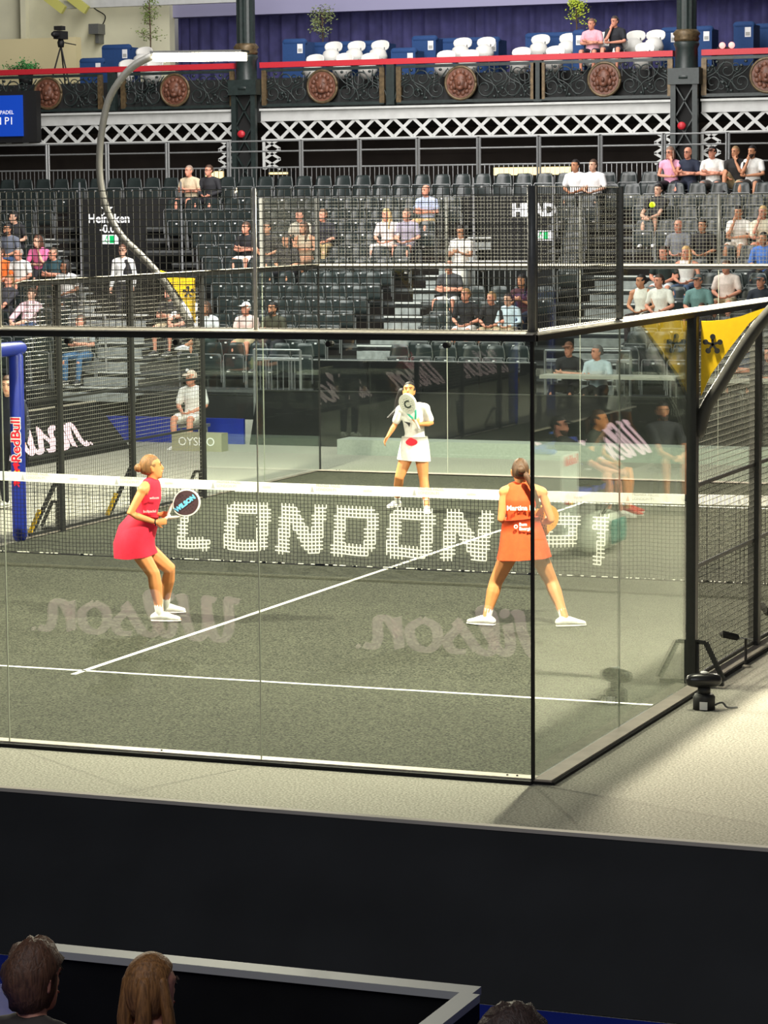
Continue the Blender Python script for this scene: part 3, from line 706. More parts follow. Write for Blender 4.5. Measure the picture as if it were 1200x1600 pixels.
def column(px, label):
    x = bxp(px); t = thing('cast_iron_column', label, 'column', (x, YB, 0)); y = YB-.05
    z0, z1 = bz(205), bz(140)
    for s in (-1, 1):
        box('box_post', x+s*.25-.06, x+s*.25+.06, y-.3, y-.18, .0, z1, 'iron_green', t)
    box('box_back', x-.25, x+.25, y-.14, y-.10, 0, z1, 'dark_void', t)
    for k in range(7):
        a = z1-.1-.7*k
        for s in (-1, 1): MB().bar((x-s*.2, y-.22, a), (x+s*.2, y-.22, a-.66), .06, .03).build('lattice_bar', 'iron_green', t)
    box('pedestal', x-.36, x+.36, y-.36, y+.2, z1-.06, bz(120), 'iron_green', t)
    MB().lathe([(.30, bz(136)), (.30, bz(132)), (.26, bz(128)), (.25, bz(90)), (.29, bz(84)), (.27, bz(80))], (x, y-.08, 0), 20).build('lower_shaft', 'iron_green', t, True)
    MB().lathe([(.26, bz(80)), (.29, bz(76)), (.27, bz(72)), (.31, bz(68)), (.24, bz(62))], (x, y-.08, 0), 20).build('gilded_capital', 'iron_gold', t, True)
    sh = MB(); n = 24; prof = [bz(63), bz(50), bz(45), bz(-40)]; vs = []
    for z in prof: vs += [(x+(.205+.018*(k % 2))*cos(2*pi*k/n), y-.08+(.205+.018*(k % 2))*sin(2*pi*k/n), z) for k in range(n)]
    sh.add(vs, [(j*n+k, j*n+(k+1) % n, (j+1)*n+(k+1) % n, (j+1)*n+k) for j in range(3) for k in range(n)])
    sh.build('fluted_shaft', 'iron_green', t)
    MB().ball((x-.03, y-.36, bz(206)), (.10, .06, .09)).build('red_boss', 'red_rail', t)
column(389, 'dark green cast-iron column on the left of the balcony'); column(1075, 'dark green cast-iron column with gilded collar on the right')
# balcony back: curtain, cream wall, ceiling beams
yc = 49.5; pts = []; nu = 360
xA, xB = xpx(278, yc, 8.5), 14
ztop = at(600, 14, 'y', yc).z
for j in range(6):
    for i in range(nu):
        u = i/(nu-1); x = xA+(xB-xA)*u
        pts.append((x, yc+.09*sin(x*19+sin(x*3.1)*2)+.04*sin(x*41), 6.2+(ztop+.04*sin(x*3)-6.2)*j/5))
tag(MB().grid(pts, nu, 6).build('stage_curtain', 'curtain', smooth=True), 'violet-blue pleated curtain along the back of the balcony', 'curtain')
struct('wall_back', MB().box(-40, 16, 50.6, 50.8, 5, 16), mat('wall_pale', (.50, .50, .52), .8, noise=.04, scale=1), 'pale wall above and behind the curtain', 'wall')
zb0 = at(600, 16, 'y', 48.9).z
struct('trim_1', MB().box(xA-.5, 16, 48.8, 49.2, zb0, zb0+.5), mat('beam_lit_lilac', (.34, .33, .50), .7), 'lilac-lit boxed beam above the curtain', 'beam')  # purple light on the beam is put into its base colour
struct('wall_left', MB().box(-40, xpx(276, 49, 8), 48.6, 48.9, 5.9, 9.9), 'wall_cream', 'cream wall at the left of the balcony', 'wall')
zz_ = lambda py, px=150, y=48.5: at(px, py, 'y', y).z
struct('trim_2', MB().box(xpx(2, 47.5, 7.5), xpx(122, 47.5, 7.5), 47.4, 47.7, 6.2, zz_(60, 60, 47.5)), mat('cream_panel', (.75, .66, .38), .8), 'warm cream panel behind the tripod camera', 'panel')
for k in range(2):
    struct('trim_%d' % (3+k), MB().bar(at(64+k*36, -12, 'y', 47.8), at(100+k*36, 16, 'y', 47.8), .12, .22), mat('beam_lit_lime', (.62, .60, .16), .6), ['sloping lime-lit roof beam at the top left', 'second sloping lime-lit roof beam at the top left'][k], 'beam')  # lime light on these beams is put into their colour
struct('trim_5', MB().box(xpx(100, 48, 9), xpx(380, 48, 9), 48.0, 48.2, zz_(14), zz_(2)), 'girder_white', 'white boarded fascia at the top left', 'fascia')
struct('trim_6', MB().box(xpx(36, 48.2, 8), xpx(44, 48.2, 8), 48.1, 48.3, 6.2, 10), 'wall_cream', 'cream pilaster on the left balcony wall', 'pilaster')
# under the balcony: dark back wall with lit counters
struct('wall_under', MB().box(-40, 16, 49.8, 50.0, 0, 6.2), mat('under_wall', (.075, .060, .054), .9, noise=.3, scale=.6), 'dark wall in the space below the balcony', 'wall')
mat('warm_strip', (1, .75, .35), emit=2.2, ecol=(1, .72, .30))
def strip(px0, px1, py0, py1, y, label, e='warm_strip'):
    x0, x1 = xpx(px0, y, 4.5), xpx(px1, y, 4.5); zl, zh = at(px0, py1, 'y', y).z, at(px0, py0, 'y', y).z
    t = thing('lit_counter', label, 'light', ((x0+x1)/2, y, 0)); box('light_panel', x0, x1, y-.03, y, zl, zh, e, t); box('cabinet', x0-.05, x1+.05, y, y+.3, 0, zh+.05, 'dark_void', t)
strip(772, 892, 262, 274, 46, 'warm lit counter front glimpsed below the balcony on the right'); strip(421, 450, 269.5, 272.5, 45, 'thin warm light strip below the balcony beside the left column'); strip(322, 350, 268, 279, 46, 'small warm lit window behind the man in the dark jacket')
# ================================================================== PEOPLE
def remesh(o, vox, it=3, fac=.5):
    m = o.modifiers.new('merge', 'REMESH'); m.mode = 'VOXEL'; m.voxel_size = vox; m.use_smooth_shade = True
    if it: s = o.modifiers.new('relax', 'SMOOTH'); s.factor = fac; s.iterations = it
SKIN = {'fair': (222, 172, 145), 'tan': (196, 138, 104), 'rosy': (218, 150, 124), 'brown': (138, 92, 66), 'lit': (226, 150, 92)}  # the lit entry carries warm lamplight in the skin colour
def skin_mat(k):
    return mat('skin_'+k, c255(*SKIN[k]), .55, noise=.06, scale=18)
def hand(mb, wr, d, nrm, curl=.5, k=1.0, thumb=1, fine=True):
    """palm, four unequal bent fingers and a thumb leaving the side of the palm; d = pointing direction, nrm = towards which fingers curl"""
    wr, d, nrm = V(wr), V(d).normalized(), V(nrm); nrm = (nrm-d*nrm.dot(d)).normalized(); sd = d.cross(nrm).normalized()*thumb
    pe = wr+d*.085*k
    mb.loft([wr, wr+d*.03*k, wr+d*.062*k, pe], [(.024*k, .019*k), (.034*k, .018*k), (.039*k, .016*k), (.037*k, .013*k)], 8, ref=sd)
    for q, L in zip((-1.5, -.5, .5, 1.5), (.060, .074, .078, .070)):
        b = pe+sd*(q*.0185*k)-d*.008*k; a1 = curl*1.0; a2 = curl*2.1
        p1 = b+(d*cos(a1*.6)+nrm*sin(a1*.6))*L*.48*k; p2 = p1+(d*cos(a2*.75)+nrm*sin(a2*.75))*L*.34*k; p3 = p2+(d*cos(a2)+nrm*sin(a2))*L*.22*k
        mb.loft([b, p1, p2, p3], [.0098*k, .009*k, .0082*k, .007*k], 6)
    tb = wr+d*.026*k+sd*.026*k; t1 = tb+(d*.55+sd*.75+nrm*.25).normalized()*.036*k; t2 = t1+(d*.8+sd*.2+nrm*.6*curl).normalized()*.030*k
    mb.loft([tb, t1, t2], [.0125*k, .011*k, .0085*k], 6)
def head_frame(c, face, tilt=0.0):
    f = V(face).normalized(); up = V((0,0,1)); up = (up-f*f.dot(up)).normalized()
    if tilt: up = Matrix.Rotation(tilt, 3, f) @ up
    x = f.cross(up).normalized()                                            # viewer-independent side axis
    return lambda x_, y_, z_, c=V(c), X=x, Fv=f, U=up: c+X*x_-Fv*y_+U*z_   # local y negative = face side
def add_head(mb, h, k=1.0, n=12):
    rings = [(-.118, -.050, .022, .026), (-.100, -.040, .042, .046), (-.070, -.022, .056, .068), (-.03, -.006, .066, .086), (.01, 0, .072, .094), (.05, .004, .075, .098), (.085, .006, .064, .084), (.108, .006, .045, .060), (.119, .006, .02, .028)]
    vs = []; m = len(rings)
    for z, y, a, b in rings: vs += [h(a*cos(2*pi*q/n)*k, (y+b*sin(2*pi*q/n))*k, z*k) for q in range(n)]
    fs = [(j*n+q, j*n+(q+1) % n, (j+1)*n+(q+1) % n, (j+1)*n+q) for j in range(m-1) for q in range(n)]
    mb.add(vs, fs+[tuple(range(n))[::-1], tuple(range((m-1)*n, m*n))])
    mb.loft([h(0, -.088*k, .022*k), h(0, -.102*k, -.008*k), h(0, -.108*k, -.030*k)], [.009*k, .012*k, .015*k], 6)
    for s in (-1, 1):
        mb.loft([h(s*.071*k, .012*k, -.028*k), h(s*.078*k, .016*k, .022*k)], [(.011*k, .018*k)]*2, 6)
        mb.loft([h(s*.014*k, -.090*k, .030*k), h(s*.048*k, -.082*k, .032*k)], [.008*k, .006*k], 5)
    mb.loft([h(-.022*k, -.088*k, -.060*k), h(0, -.094*k, -.060*k), h(.022*k, -.088*k, -.060*k)], [.007*k, .0095*k, .007*k], 5)
def face_bits(root, h, k=1.0, skin='fair', beard=None, glasses=False):
    e = MB(); b = MB()
    for s in (-1, 1):
        e.add(*_ell(h, s*.030*k, -.0885*k, .012*k, .0115*k, .005*k, .006*k))
        b.loft([h(s*.014*k, -.097*k, .030*k), h(s*.030*k, -.098*k, .035*k), h(s*.048*k, -.088*k, .030*k)], [.0045*k]*3, 5)
    e.build('eyes', dye((38, 28, 24)), root); b.build('eyebrows', dye((52, 38, 30)), root)
    MB().loft([h(-.020*k, -.0945*k, -.060*k), h(0, -.101*k, -.0595*k), h(.020*k, -.0945*k, -.060*k)], [.004*k, .0055*k, .004*k], 5).build('mouth', dye((168, 84, 74)), root)
    if beard:
        m = MB(); n = 12; vs = []
        R_ = [(-.124, -.050, .026, .030), (-.100, -.040, .049, .054), (-.072, -.024, .062, .075), (-.045, -.012, .066, .083)]
        for z, y, a, c in R_: vs += [h(a*cos(pi+pi*q/(n-1))*k, (y+c*sin(pi+pi*q/(n-1)))*k, z*k) for q in range(n)]
        m.add(vs, [(j*n+q, j*n+q+1, (j+1)*n+q+1, (j+1)*n+q) for j in range(3) for q in range(n-1)]); m.build('beard', dye(beard), root)
    if glasses:
        g = MB()
        for s in (-1, 1): g.tube([h((s*.034+.022*cos(q*pi/6))*k, -.104*k, (.010+.017*sin(q*pi/6))*k) for q in range(13)], .0035*k, 5); g.bar(h(s*.055*k, -.102*k, .013*k), h(s*.078*k, 0, .013*k), .004, .004)
        g.bar(h(-.012*k, -.106*k, .012*k), h(.012*k, -.106*k, .012*k), .004, .004); g.build('glasses', 'black_print', root)
def _ell(h, x, y, z, rx_, ry_, rz_, n=8, m=5):
    q = MB().ball((0, 0, 0), (rx_, ry_, rz_), n, m); return [h(x+v[0], y+v[1], z+v[2]) for v in q.v], q.f
def hair(root, h, style, rgb, k=1.0, seed=0):
    if style == 'bald': return None
    rnd = random.Random(seed); mb = MB(); n, m = 18, 12; vs = []
    col = hair_mat(rgb) if style != 'cap' else dye(rgb, .7)
    low = {'short': -.035, 'crop': -.02, 'long': -.09, 'bob': -.08, 'bun': -.045, 'pony': -.045, 'cap': -.03, 'curly': -.10}[style]
    g = {'crop': 1.04, 'short': 1.10, 'curly': 1.22, 'long': 1.12, 'bob': 1.14}.get(style, 1.07)
    vs.append(h(0, .008*k, .137*k*(g/1.08)))
    for i in range(1, m+1):
        a = pi*i/(m+1)
        for q in range(n):
            t = 2*pi*q/n; x, y, z = .079*sin(a)*cos(t)*g, .103*sin(a)*sin(t)*g+.010, .118*cos(a)*g+.012
            front = y < -.030+.25*max(0, z-.02) and z < .062
            front = front or (z < .0 and y < .028)
            if front: x *= .80; y = y*.74; z = min(z, .05)
            if z < low: x *= .84; y = y*.80; z = low+(z-low)*.35
            if style == 'curly' and not front: f = 1+rnd.uniform(-.06, .10); x *= f; y *= f; z *= f
            vs.append(h(x*k, y*k, z*k))
    fs = [(0, 1+(q+1) % n, 1+q) for q in range(n)]
    for i in range(m-1):
        for q in range(n):
            a, b = 1+i*n+q, 1+i*n+(q+1) % n; fs.append((a, b, b+n, a+n))
    fs.append(tuple(range(1+(m-1)*n, 1+m*n))); mb.add(vs, fs)
    if style in ('long', 'bob'):
        e = -.26 if style == 'long' else -.13
        for s in (-1, 1):
            mb.loft([h(s*.066*k, .02*k, .05*k), h(s*.084*k, .012*k, -.05*k), h(s*.085*k, .0, -.12*k), h(s*.078*k, -.012*k, e*k)], [(.03*k, .022*k), (.036*k, .022*k), (.036*k, .022*k), (.02*k, .014*k)], 8)
            mb.loft([h(s*.035*k, .075*k, .05*k), h(s*.045*k, .095*k, -.08*k), h(s*.045*k, .09*k, e*k)], [(.045*k, .03*k)]*2+[(.03*k, .02*k)], 8)
    if style == 'bun': mb.ball(h(0, .128*k, .028*k), .042*k)
    if style == 'pony': mb.loft([h(0, .10*k, .04*k), h(0, .16*k, .0), h(0, .16*k, -.16*k), h(0, .13*k, -.26*k)], [.025*k, .032*k, .028*k, .01*k], 8)
    if style == 'cap':
        o = mb.build('cap', col, root, True); b = MB()
        b.loft([h(0, -.070*k, .062*k), h(0, -.115*k, .058*k), h(0, -.165*k, .046*k)], [(.072*k, .010*k), (.075*k, .009*k), (.05*k, .006*k)], 12, ref=h(1, 0, 0)-h(0, 0, 0)).build('cap_peak', col, o, True); return o
    return mb.build('hair', col, root, True)
def shoe(root, an, toe_dir, rgb, L=.27, name='shoe', sole=(235, 232, 225), up=None):
    an = V(an); d = V(toe_dir); d.z = 0; d.normalize(); sd = V((-d.y, d.x, 0)); g = an.z-.075
    P = lambda a, z: V((an.x, an.y, g))+d*a+V((0, 0, z))
    o = MB().loft([P(-.06, .045), P(-.02, .058), P(.05, .052), P(.12, .038), P(.175, .03)], [(.036, .036), (.040, .052), (.043, .042), (.044, .030), (.034, .022)], 10, ref=sd).build(name, dye(rgb), root, True)
    MB().loft([P(-.075, .012), P(.0, .012), P(.10, .012), P(.19, .014)], [(.036, .012), (.042, .012), (.047, .012), (.03, .011)], 10, ref=sd).build('sole', dye(sole), o, True)
    return o
def figure(root, J, face, skin, vox, shirt=None, bottom=None, hairdo=('short', (60, 44, 34)), shoes=(235, 235, 230), socks=None, k=1.0, female=False, beard=None, glasses=False, curl=.5, hands=None, tilt=0, bare_bits=True, seed=0, leg=1.0):
    """one continuous body skinned over the joints J, with clothes, hair and shoes as children of root"""
    J = {q: V(v) for q, v in J.items()}; sdv = (J['shR']-J['shL']); sd = sdv.normalized()
    h = head_frame(J['head'], face, tilt); mb = MB()
    hipw = (J['hipR']-J['hipL']).length; wz = J['pel'].lerp(J['neck'], .40)+(J.get('waist', V())-J['pel'].lerp(J['neck'], .40) if 'waist' in J else V())
    ch = wz.lerp(J['neck'], .52); sw = sdv.length/2
    wr_ = .118 if female else .135
    T = [J['pel']-(J['neck']-J['pel']).normalized()*.06, J['pel'], wz, ch, J['neck'].lerp(ch, .22)]
    TR = [(hipw*.5+.05, .095), (hipw*.5+.075, .115), (wr_, .088), (sw*.83, .108 if not female else .104), (sw*.80, .072)]
    mb.loft(T, [(a*k, b*k) for a, b in TR], 14, ref=sd)
    mb.loft([J['neck'].lerp(ch, .15), J['neck'], h(0, .008*k, -.07*k)], [.066*k, .054*k, .053*k], 10)
    add_head(mb, h, k)
    for s in 'LR':
        mb.loft([J['neck'].lerp(ch, .05), J['neck'].lerp(J['sh'+s], .5)+(J['neck']-ch)*.02, J['sh'+s]], [.056*k, .056*k, .056*k], 9)
        a, b, c = J['sh'+s], J['el'+s], J['wr'+s]
        mb.loft([ch.lerp(a, .55), a, a.lerp(b, .35), b, b.lerp(c, .25), c], [r*k*(.9 if female else 1) for r in (.058, .055, .049, .040, .042, .027)], 9)
        hd = (hands or {}).get(s); d = V(hd[0]) if hd else (c-b); nn = V(hd[1]) if hd else (ch-c)
        hand(mb, c, d, nn, (hd[2] if hd and len(hd) > 2 else curl), k, 1 if s == 'L' else -1)
        a, b, c = J['hip'+s], J['kn'+s], J['an'+s]; ss = -1 if s == 'L' else 1
        mb.loft([a+V((0,0,.03)), a, a.lerp(b, .4), b, b.lerp(c, .28), b.lerp(c, .7), c], [r*k*leg for r in (.085, .088, .076, .056, .057, .040, .033)], 10)
        td = V(J['toe'+s])-c; td.z = 0
        mb.loft([c, c+V((0,0,-.045*k))+td*.15, c+V((0,0,-.055*k))+td*.75], [.034*k, .034*k, .024*k], 8)
    body = mb.build('body', skin_mat(skin), root); remesh(body, vox)
    face_bits(root, h, k, skin, beard, glasses)
    if hairdo: hair(root, h, hairdo[0], hairdo[1], k, seed)
    cv = max(.013, vox)
    if shirt:
        rgb, sleeve = shirt[0], shirt[1]; c = MB(); g = .013
        low = T[0].lerp(T[1], .2) if len(shirt) < 3 else T[1].lerp(T[2], .55)
        TT = [low]+([T[1]] if len(shirt) < 3 else [])+T[2:]; RR = [TR[0]]+([TR[1]] if len(shirt) < 3 else [])+TR[2:]
        if len(shirt) > 2: RR[0] = (TR[2][0]+.008, TR[2][1]+.008)
        c.loft(TT, [((a+g)*k, (b+g)*k) for a, b in RR], 14, ref=sd)
        for s in 'LR':
            a, b, w_ = J['sh'+s], J['el'+s], J['wr'+s]
            if sleeve > 0:
                e = a.lerp(b, min(1, sleeve)); pp = [ch.lerp(a, .55), a, e]; rr = [.07, .069, .063 if sleeve <= 1 else .054]
                c.loft([J['neck'].lerp(ch, .2), J['neck'].lerp(a, .5), a], [.064*k, .066*k, .067*k], 9)
                if sleeve > 1: pp.append(b.lerp(w_, sleeve-1)); rr.append(.042)
                c.loft(pp, [r*k*(.92 if female else 1) for r in rr], 10)
            else: c.loft([J['neck'].lerp(ch, .3)+(a-J['neck'])*.25, J['neck'].lerp(ch, .35)+(a-J['neck'])*.5], [.062*k, .05*k], 8)
        o = c.build('shirt', dye(rgb), root); remesh(o, cv, 2)
    if bottom:
        kind, rgb = bottom[0], bottom[1]; c = MB()
        if kind != 'skirt' or True: c.loft([T[0]-(T[1]-T[0])*.2, T[0], T[1], T[1].lerp(T[2], .35)], [((a+.016)*k, (b+.016)*k) for a, b in (TR[0], TR[0], TR[1], (TR[1][0]*.6+TR[2][0]*.4, .10))], 14, ref=sd)
        cut = {'shorts': .72, 'skirt': .45, 'trousers': 1.0}[kind]
        for s in 'LR':
            a, b, w_ = J['hip'+s], J['kn'+s], J['an'+s]
            pp = [a+V((0,0,.03)), a, a.lerp(b, cut)]; rr = [.100, .104, .092 if cut < 1 else .070]
            if kind == 'trousers': pp += [b.lerp(w_, .45), b.lerp(w_, .96)]; rr += [.062, .052]
            c.loft(pp, [r*k for r in rr], 10)
        o = c.build({'shorts': 'shorts', 'skirt': 'skirt', 'trousers': 'trousers'}[kind], dye(rgb), root); remesh(o, cv, 2)
    for s in 'LR':
        if socks: MB().loft([J['an'+s]+V((0,0,-.03)), J['an'+s].lerp(J['kn'+s], .24)], [.040*k, .044*k], 10).build('sock', dye(socks), root, True)
        if shoes: shoe(root, J['an'+s], J['toe'+s]-J['an'+s], shoes)
    return body, h

# ------------------------------------------------------------------ seated spectators
def seated_joints(pose, rnd, lean=0.0, k=1.0):
    """joints for someone sitting at the origin (seat surface z = 0) and facing -y"""
    if pose == 'knees': lean = -.42
    ml = Matrix.Rotation(-lean if False else lean, 3, 'X')
    up = lambda x, y, z: V((0, .0, .10))+ml@(V((x, y, z))-V((0, 0, .10)))
    J = dict(pel=V((0, .02, .10)), neck=up(0, 0, .60), head=up(0, -.035, .755), shL=up(-.185, 0, .535), shR=up(.185, 0, .535))
    for s, sg in (('L', -1), ('R', 1)):
        J['hip'+s] = V((sg*.095, -.02, .095)); sp = rnd.uniform(.10, .19)
        J['kn'+s] = V((sg*sp, -.45, .11)); J['an'+s] = V((sg*(sp-.01), -.46+rnd.uniform(-.06, .03), -.335)); J['toe'+s] = J['an'+s]+V((sg*.03, -.16, 0))
        J['el'+s] = V((sg*.25, -.06, .30)); J['wr'+s] = V((sg*.09, -.27, .22))
    if pose == 'crossed':
        for s, sg in (('L', -1), ('R', 1)): J['el'+s] = V((sg*.25, -.08, .31)); J['wr'+s] = V((-sg*.06, -.20, .335+.02*sg))
    if pose == 'chin':
        J['elR'] = V((.17, -.22, .30)); J['wrR'] = V((.06, -.19, .565)); J['elL'] = V((-.24, -.09, .30)); J['wrL'] = V((.06, -.24, .27))
    if pose == 'chinL':
        J['elL'] = V((-.17, -.22, .30)); J['wrL'] = V((-.06, -.19, .565)); J['elR'] = V((.24, -.09, .30)); J['wrR'] = V((-.06, -.24, .27))
    if pose == 'knees':
        for s, sg in (('L', -1), ('R', 1)): J['el'+s] = V((sg*.17, -.36, .22)); J['wr'+s] = V((sg*.045, -.53, .17))
    if pose == 'phone':
        for s, sg in (('L', -1), ('R', 1)): J['el'+s] = V((sg*.22, -.12, .30)); J['wr'+s] = V((sg*.06, -.31, .40))
    if pose == 'legcross':
        J['knR'] = V((.0, -.44, .20)); J['anR'] = V((-.24, -.50, .06)); J['toeR'] = J['anR']+V((-.16, -.05, 0)); J['elL'] = V((-.25, -.05, .30)); J['wrL'] = V((-.1, -.3, .24))
    if pose == 'kneeup':
        J['knL'] = V((-.16, -.30, .36)); J['anL'] = V((-.15, -.42, -.02)); J['toeL'] = J['anL']+V((0, -.16, 0)); J['elR'] = V((.17, -.22, .30)); J['wrR'] = V((.03, -.18, .56))
    return {q: v*k for q, v in J.items()}
NP = [0]
def local_thing(name, label, cat, loc, rz=0, group=None):
    o = thing(name, label, cat, loc, group, local=True); o.rotation_euler = (0, 0, rz); return o
def sitter(loc, rz, label, pose, skin, hairdo, shirt, bottom, face=(0, -1, .05), lean=.08, k=1.0, vox=.015, shoes=(60, 60, 62), **kw):
    NP[0] += 1; rnd = random.Random(NP[0]); o = local_thing('person', label, 'person', loc, rz)
    J = seated_joints(pose, rnd, lean, k); hd = None
    if pose in ('chin', 'kneeup'): hd = {'R': (V((-.25, .1, 1)), V((0, .5, 1)), .9)}
    if pose == 'chinL': hd = {'L': (V((.25, .1, 1)), V((0, .5, 1)), .9)}
    figure(o, J, face, skin, vox, shirt, bottom, hairdo, shoes, k=k, hands=hd, seed=NP[0], **kw); return o
def spectator(px, py, label, pose, skin, hairdo, shirt, bottom, yaw=0.0, row=None, **kw):
    """px, py: picture position of the head's centre; the row is the one whose seats put a head there"""
    k = kw.get('k', 1.0); hz = .43+.755*k-(.20 if pose == 'knees' else 0); best = row
    if best is None:
        best = min(range(NROW), key=lambda i: abs(pypix((rx(px, i), ROWY[i]-.05, ROWZ[i]+hz))[1]-py))
    i = best; x = xpx(px, ROWY[i]-.05, ROWZ[i]+hz)
    TAKEN.setdefault(i, []).append(x)
    occupied_seat(x, i)
    f = V((-.38+yaw, -1, .02)); return sitter((x, ROWY[i]-.02, ROWZ[i]+.455), 0, label, pose, skin, hairdo, shirt, bottom, face=f, **kw)
B, G, N_, Wt = (28, 28, 32), (120, 122, 125), (30, 38, 62), (232, 232, 228)
BR, BL, BK, GR = (74, 52, 38), (205, 168, 110), (30, 25, 24), (160, 155, 150)
jeans, khaki, dk = ('trousers', (60, 82, 120)), ('shorts', (176, 160, 128)), ('trousers', (36, 36, 42))
S = spectator
S(24, 343, 'dark-haired man in a black striped polo looking left, at the far left', 'lap', 'fair', ('short', BK), ((44, 44, 48), .6), dk, yaw=-.6)
S(14, 363, 'bearded man in a grey t-shirt and glasses at the far left', 'lap', 'tan', ('short', BK), ((110, 116, 130), .6), jeans, beard=(40, 32, 30), glasses=True)
S(31, 389, 'older man in a white polo beside the woman in pink', 'lap', 'rosy', ('crop', GR), (Wt, .6), khaki)
S(61, 386, 'woman in a bright pink top with short brown hair', 'chin', 'fair', ('bob', (92, 58, 42)), ((236, 120, 168), .7), dk, female=True)
S(85, 404, 'man in a dark teal t-shirt and glasses beside the woman in pink', 'crossed', 'rosy', ('crop', (120, 96, 80)), ((44, 74, 82), .6), khaki, glasses=True)
S(104, 428, 'dark-haired person in a white t-shirt below the teal-shirted man', 'lap', 'brown', ('bob', BK), (Wt, .6), dk, yaw=-.3)
S(2, 405, 'person in an orange shirt cut by the left edge', 'lap', 'rosy', ('short', BR), ((240, 120, 50), .7), dk)
S(40, 478, 'person in a pale pink checked shirt behind the left mesh', 'knees', 'fair', ('short', BR), ((225, 190, 196), .9), jeans)
S(4, 462, 'fair-haired spectator at the left edge above the padded portal', 'knees', 'rosy', ('short', (150, 110, 70)), ((60, 60, 66), .7), dk)
S(128, 517, 'man in a grey t-shirt and blue jeans low on the left beside the steps', 'crossed', 'rosy', ('short', BR), ((150, 156, 158), .6), ('trousers', (62, 100, 136)))
S(266, 457, 'bearded man in a black t-shirt left of the yellow gusset', 'crossed', 'rosy', ('short', BR), (B, .6), khaki, beard=(70, 50, 40))
S(287, 476, 'dark-haired person in white bending forward behind the yellow gusset', 'knees', 'rosy', ('bob', BK), (Wt, .7), dk)
S(323, 475, 'woman lifting a phone to her face, legs crossed', 'legcross', 'tan', ('bob', BR), ((215, 220, 222), .5), ('shorts', (70, 84, 80)), female=True, shoes=(220, 222, 226))
S(386, 476, 'person in a white cap and pale pink shirt behind the bright mesh pole', 'crossed', 'rosy', ('cap', (235, 235, 230)), ((228, 205, 198), .6), khaki)
S(428, 482, 'man in a dark olive t-shirt with his arms crossed', 'crossed', 'tan', ('short', BK), ((62, 62, 46), .6), dk, beard=(50, 40, 34))
S(297, 271, 'bald man in a beige t-shirt in the top row', 'crossed', 'rosy', ('crop', (150, 130, 115)), ((205, 188, 158), .6), ('shorts', (40, 42, 48)))
S(328, 274, 'man in a dark jacket and white shirt in the top row', 'lap', 'rosy', ('short', BR), ((40, 40, 44), 1.9), dk, glasses=True)
S(386, 361, 'man in a black t-shirt and white shorts behind the bright mesh pole', 'crossed', 'rosy', ('short', BR), (B, .6), ('shorts', (225, 222, 218)))
S(419, 366, 'woman in a black top with dark hair tied back, first of three women', 'lap', 'tan', ('bun', BK), (B, .8), dk, female=True)
S(449, 370, 'woman in a black top with long dark hair, middle of three women', 'lap', 'tan', ('long', BK), ((34, 32, 36), .8), dk, female=True)
S(470, 340, 'young man in a sand-grey t-shirt above the three women', 'lap', 'rosy', ('short', BK), ((190, 184, 165), .6), khaki)
S(476, 366, 'woman with long brown hair and tan top, arms crossed', 'crossed', 'tan', ('long', (70, 46, 36)), ((196, 178, 150), 0), ('shorts', (196, 140, 108)), female=True)
S(506, 341, 'man in a dark shirt with khaki trousers by the far corner post', 'lap', 'rosy', ('short', (120, 90, 66)), ((44, 44, 50), .9), ('trousers', (170, 150, 105)))
S(605, 341, 'blonde woman in a white and pink blouse beside the lavender-shirted man', 'lap', 'rosy', ('long', (222, 190, 130)), ((236, 222, 216), .7), ('trousers', (225, 215, 205)), female=True)
S(637, 341, 'man in a lavender-grey t-shirt beside the blonde woman', 'lap', 'rosy', ('crop', (150, 130, 115)), ((158, 152, 168), .65), ('shorts', (90, 88, 96)))
S(667, 299, 'older man in a pale blue shirt sitting higher by the steps', 'crossed', 'rosy', ('bald', GR), ((172, 184, 212), .6), ('shorts', (205, 175, 120)))
S(703, 428, 'bald man in a dark grey t-shirt and white shorts, arms crossed', 'crossed', 'rosy', ('bald', GR), ((70, 70, 74), .6), ('shorts', (228, 228, 226)))
S(729, 464, 'woman in a black t-shirt and white shorts right of the middle steps', 'lap', 'rosy', ('bun', (160, 120, 80)), (B, .7), ('shorts', (232, 232, 230)), female=True)
S(769, 469, 'fair-haired boy in a black polo beside the boy in pale blue', 'lap', 'rosy', ('short', (178, 140, 96)), ((34, 33, 35), .7), khaki, k=.93)
S(795, 474, 'boy in a pale blue long-sleeved shirt', 'lap', 'fair', ('short', (60, 46, 40)), ((196, 214, 222), 1.8), khaki, k=.90)
S(817, 452, 'woman with long dark hair in a dark red top by the corner post', 'phone', 'tan', ('long', BK), ((72, 34, 42), .3), ('trousers', (36, 42, 62)), female=True)
S(900, 266, 'young man in a white t-shirt above the corner mesh, leftmost of two', 'lap', 'tan', ('short', BK), ((232, 234, 236), .7), dk)
S(928, 263, 'young man in a white shirt above the corner mesh, rightmost of two', 'lap', 'fair', ('short', BR), ((238, 238, 238), .8), dk)
S(1048, 243, 'woman in a sleeveless pink top and glasses resting chin in hand', 'chin', 'rosy', ('bob', (140, 112, 96)), ((232, 168, 196), .25), dk, female=True, glasses=True)
S(1076, 240, 'bald man in a navy polo with crossed arms', 'crossed', 'rosy', ('bald', GR), ((34, 42, 62), .6), ('trousers', (34, 40, 58)), glasses=True)
S(1114, 235, 'man in a white t-shirt and black cap in the top right row', 'crossed', 'rosy', ('cap', (34, 30, 30)), (Wt, .6), ('shorts', (110, 108, 106)))
S(1150, 238, 'man in a black t-shirt with one knee drawn up', 'kneeup', 'tan', ('crop', (150, 120, 84)), ((36, 34, 34), .6), khaki)
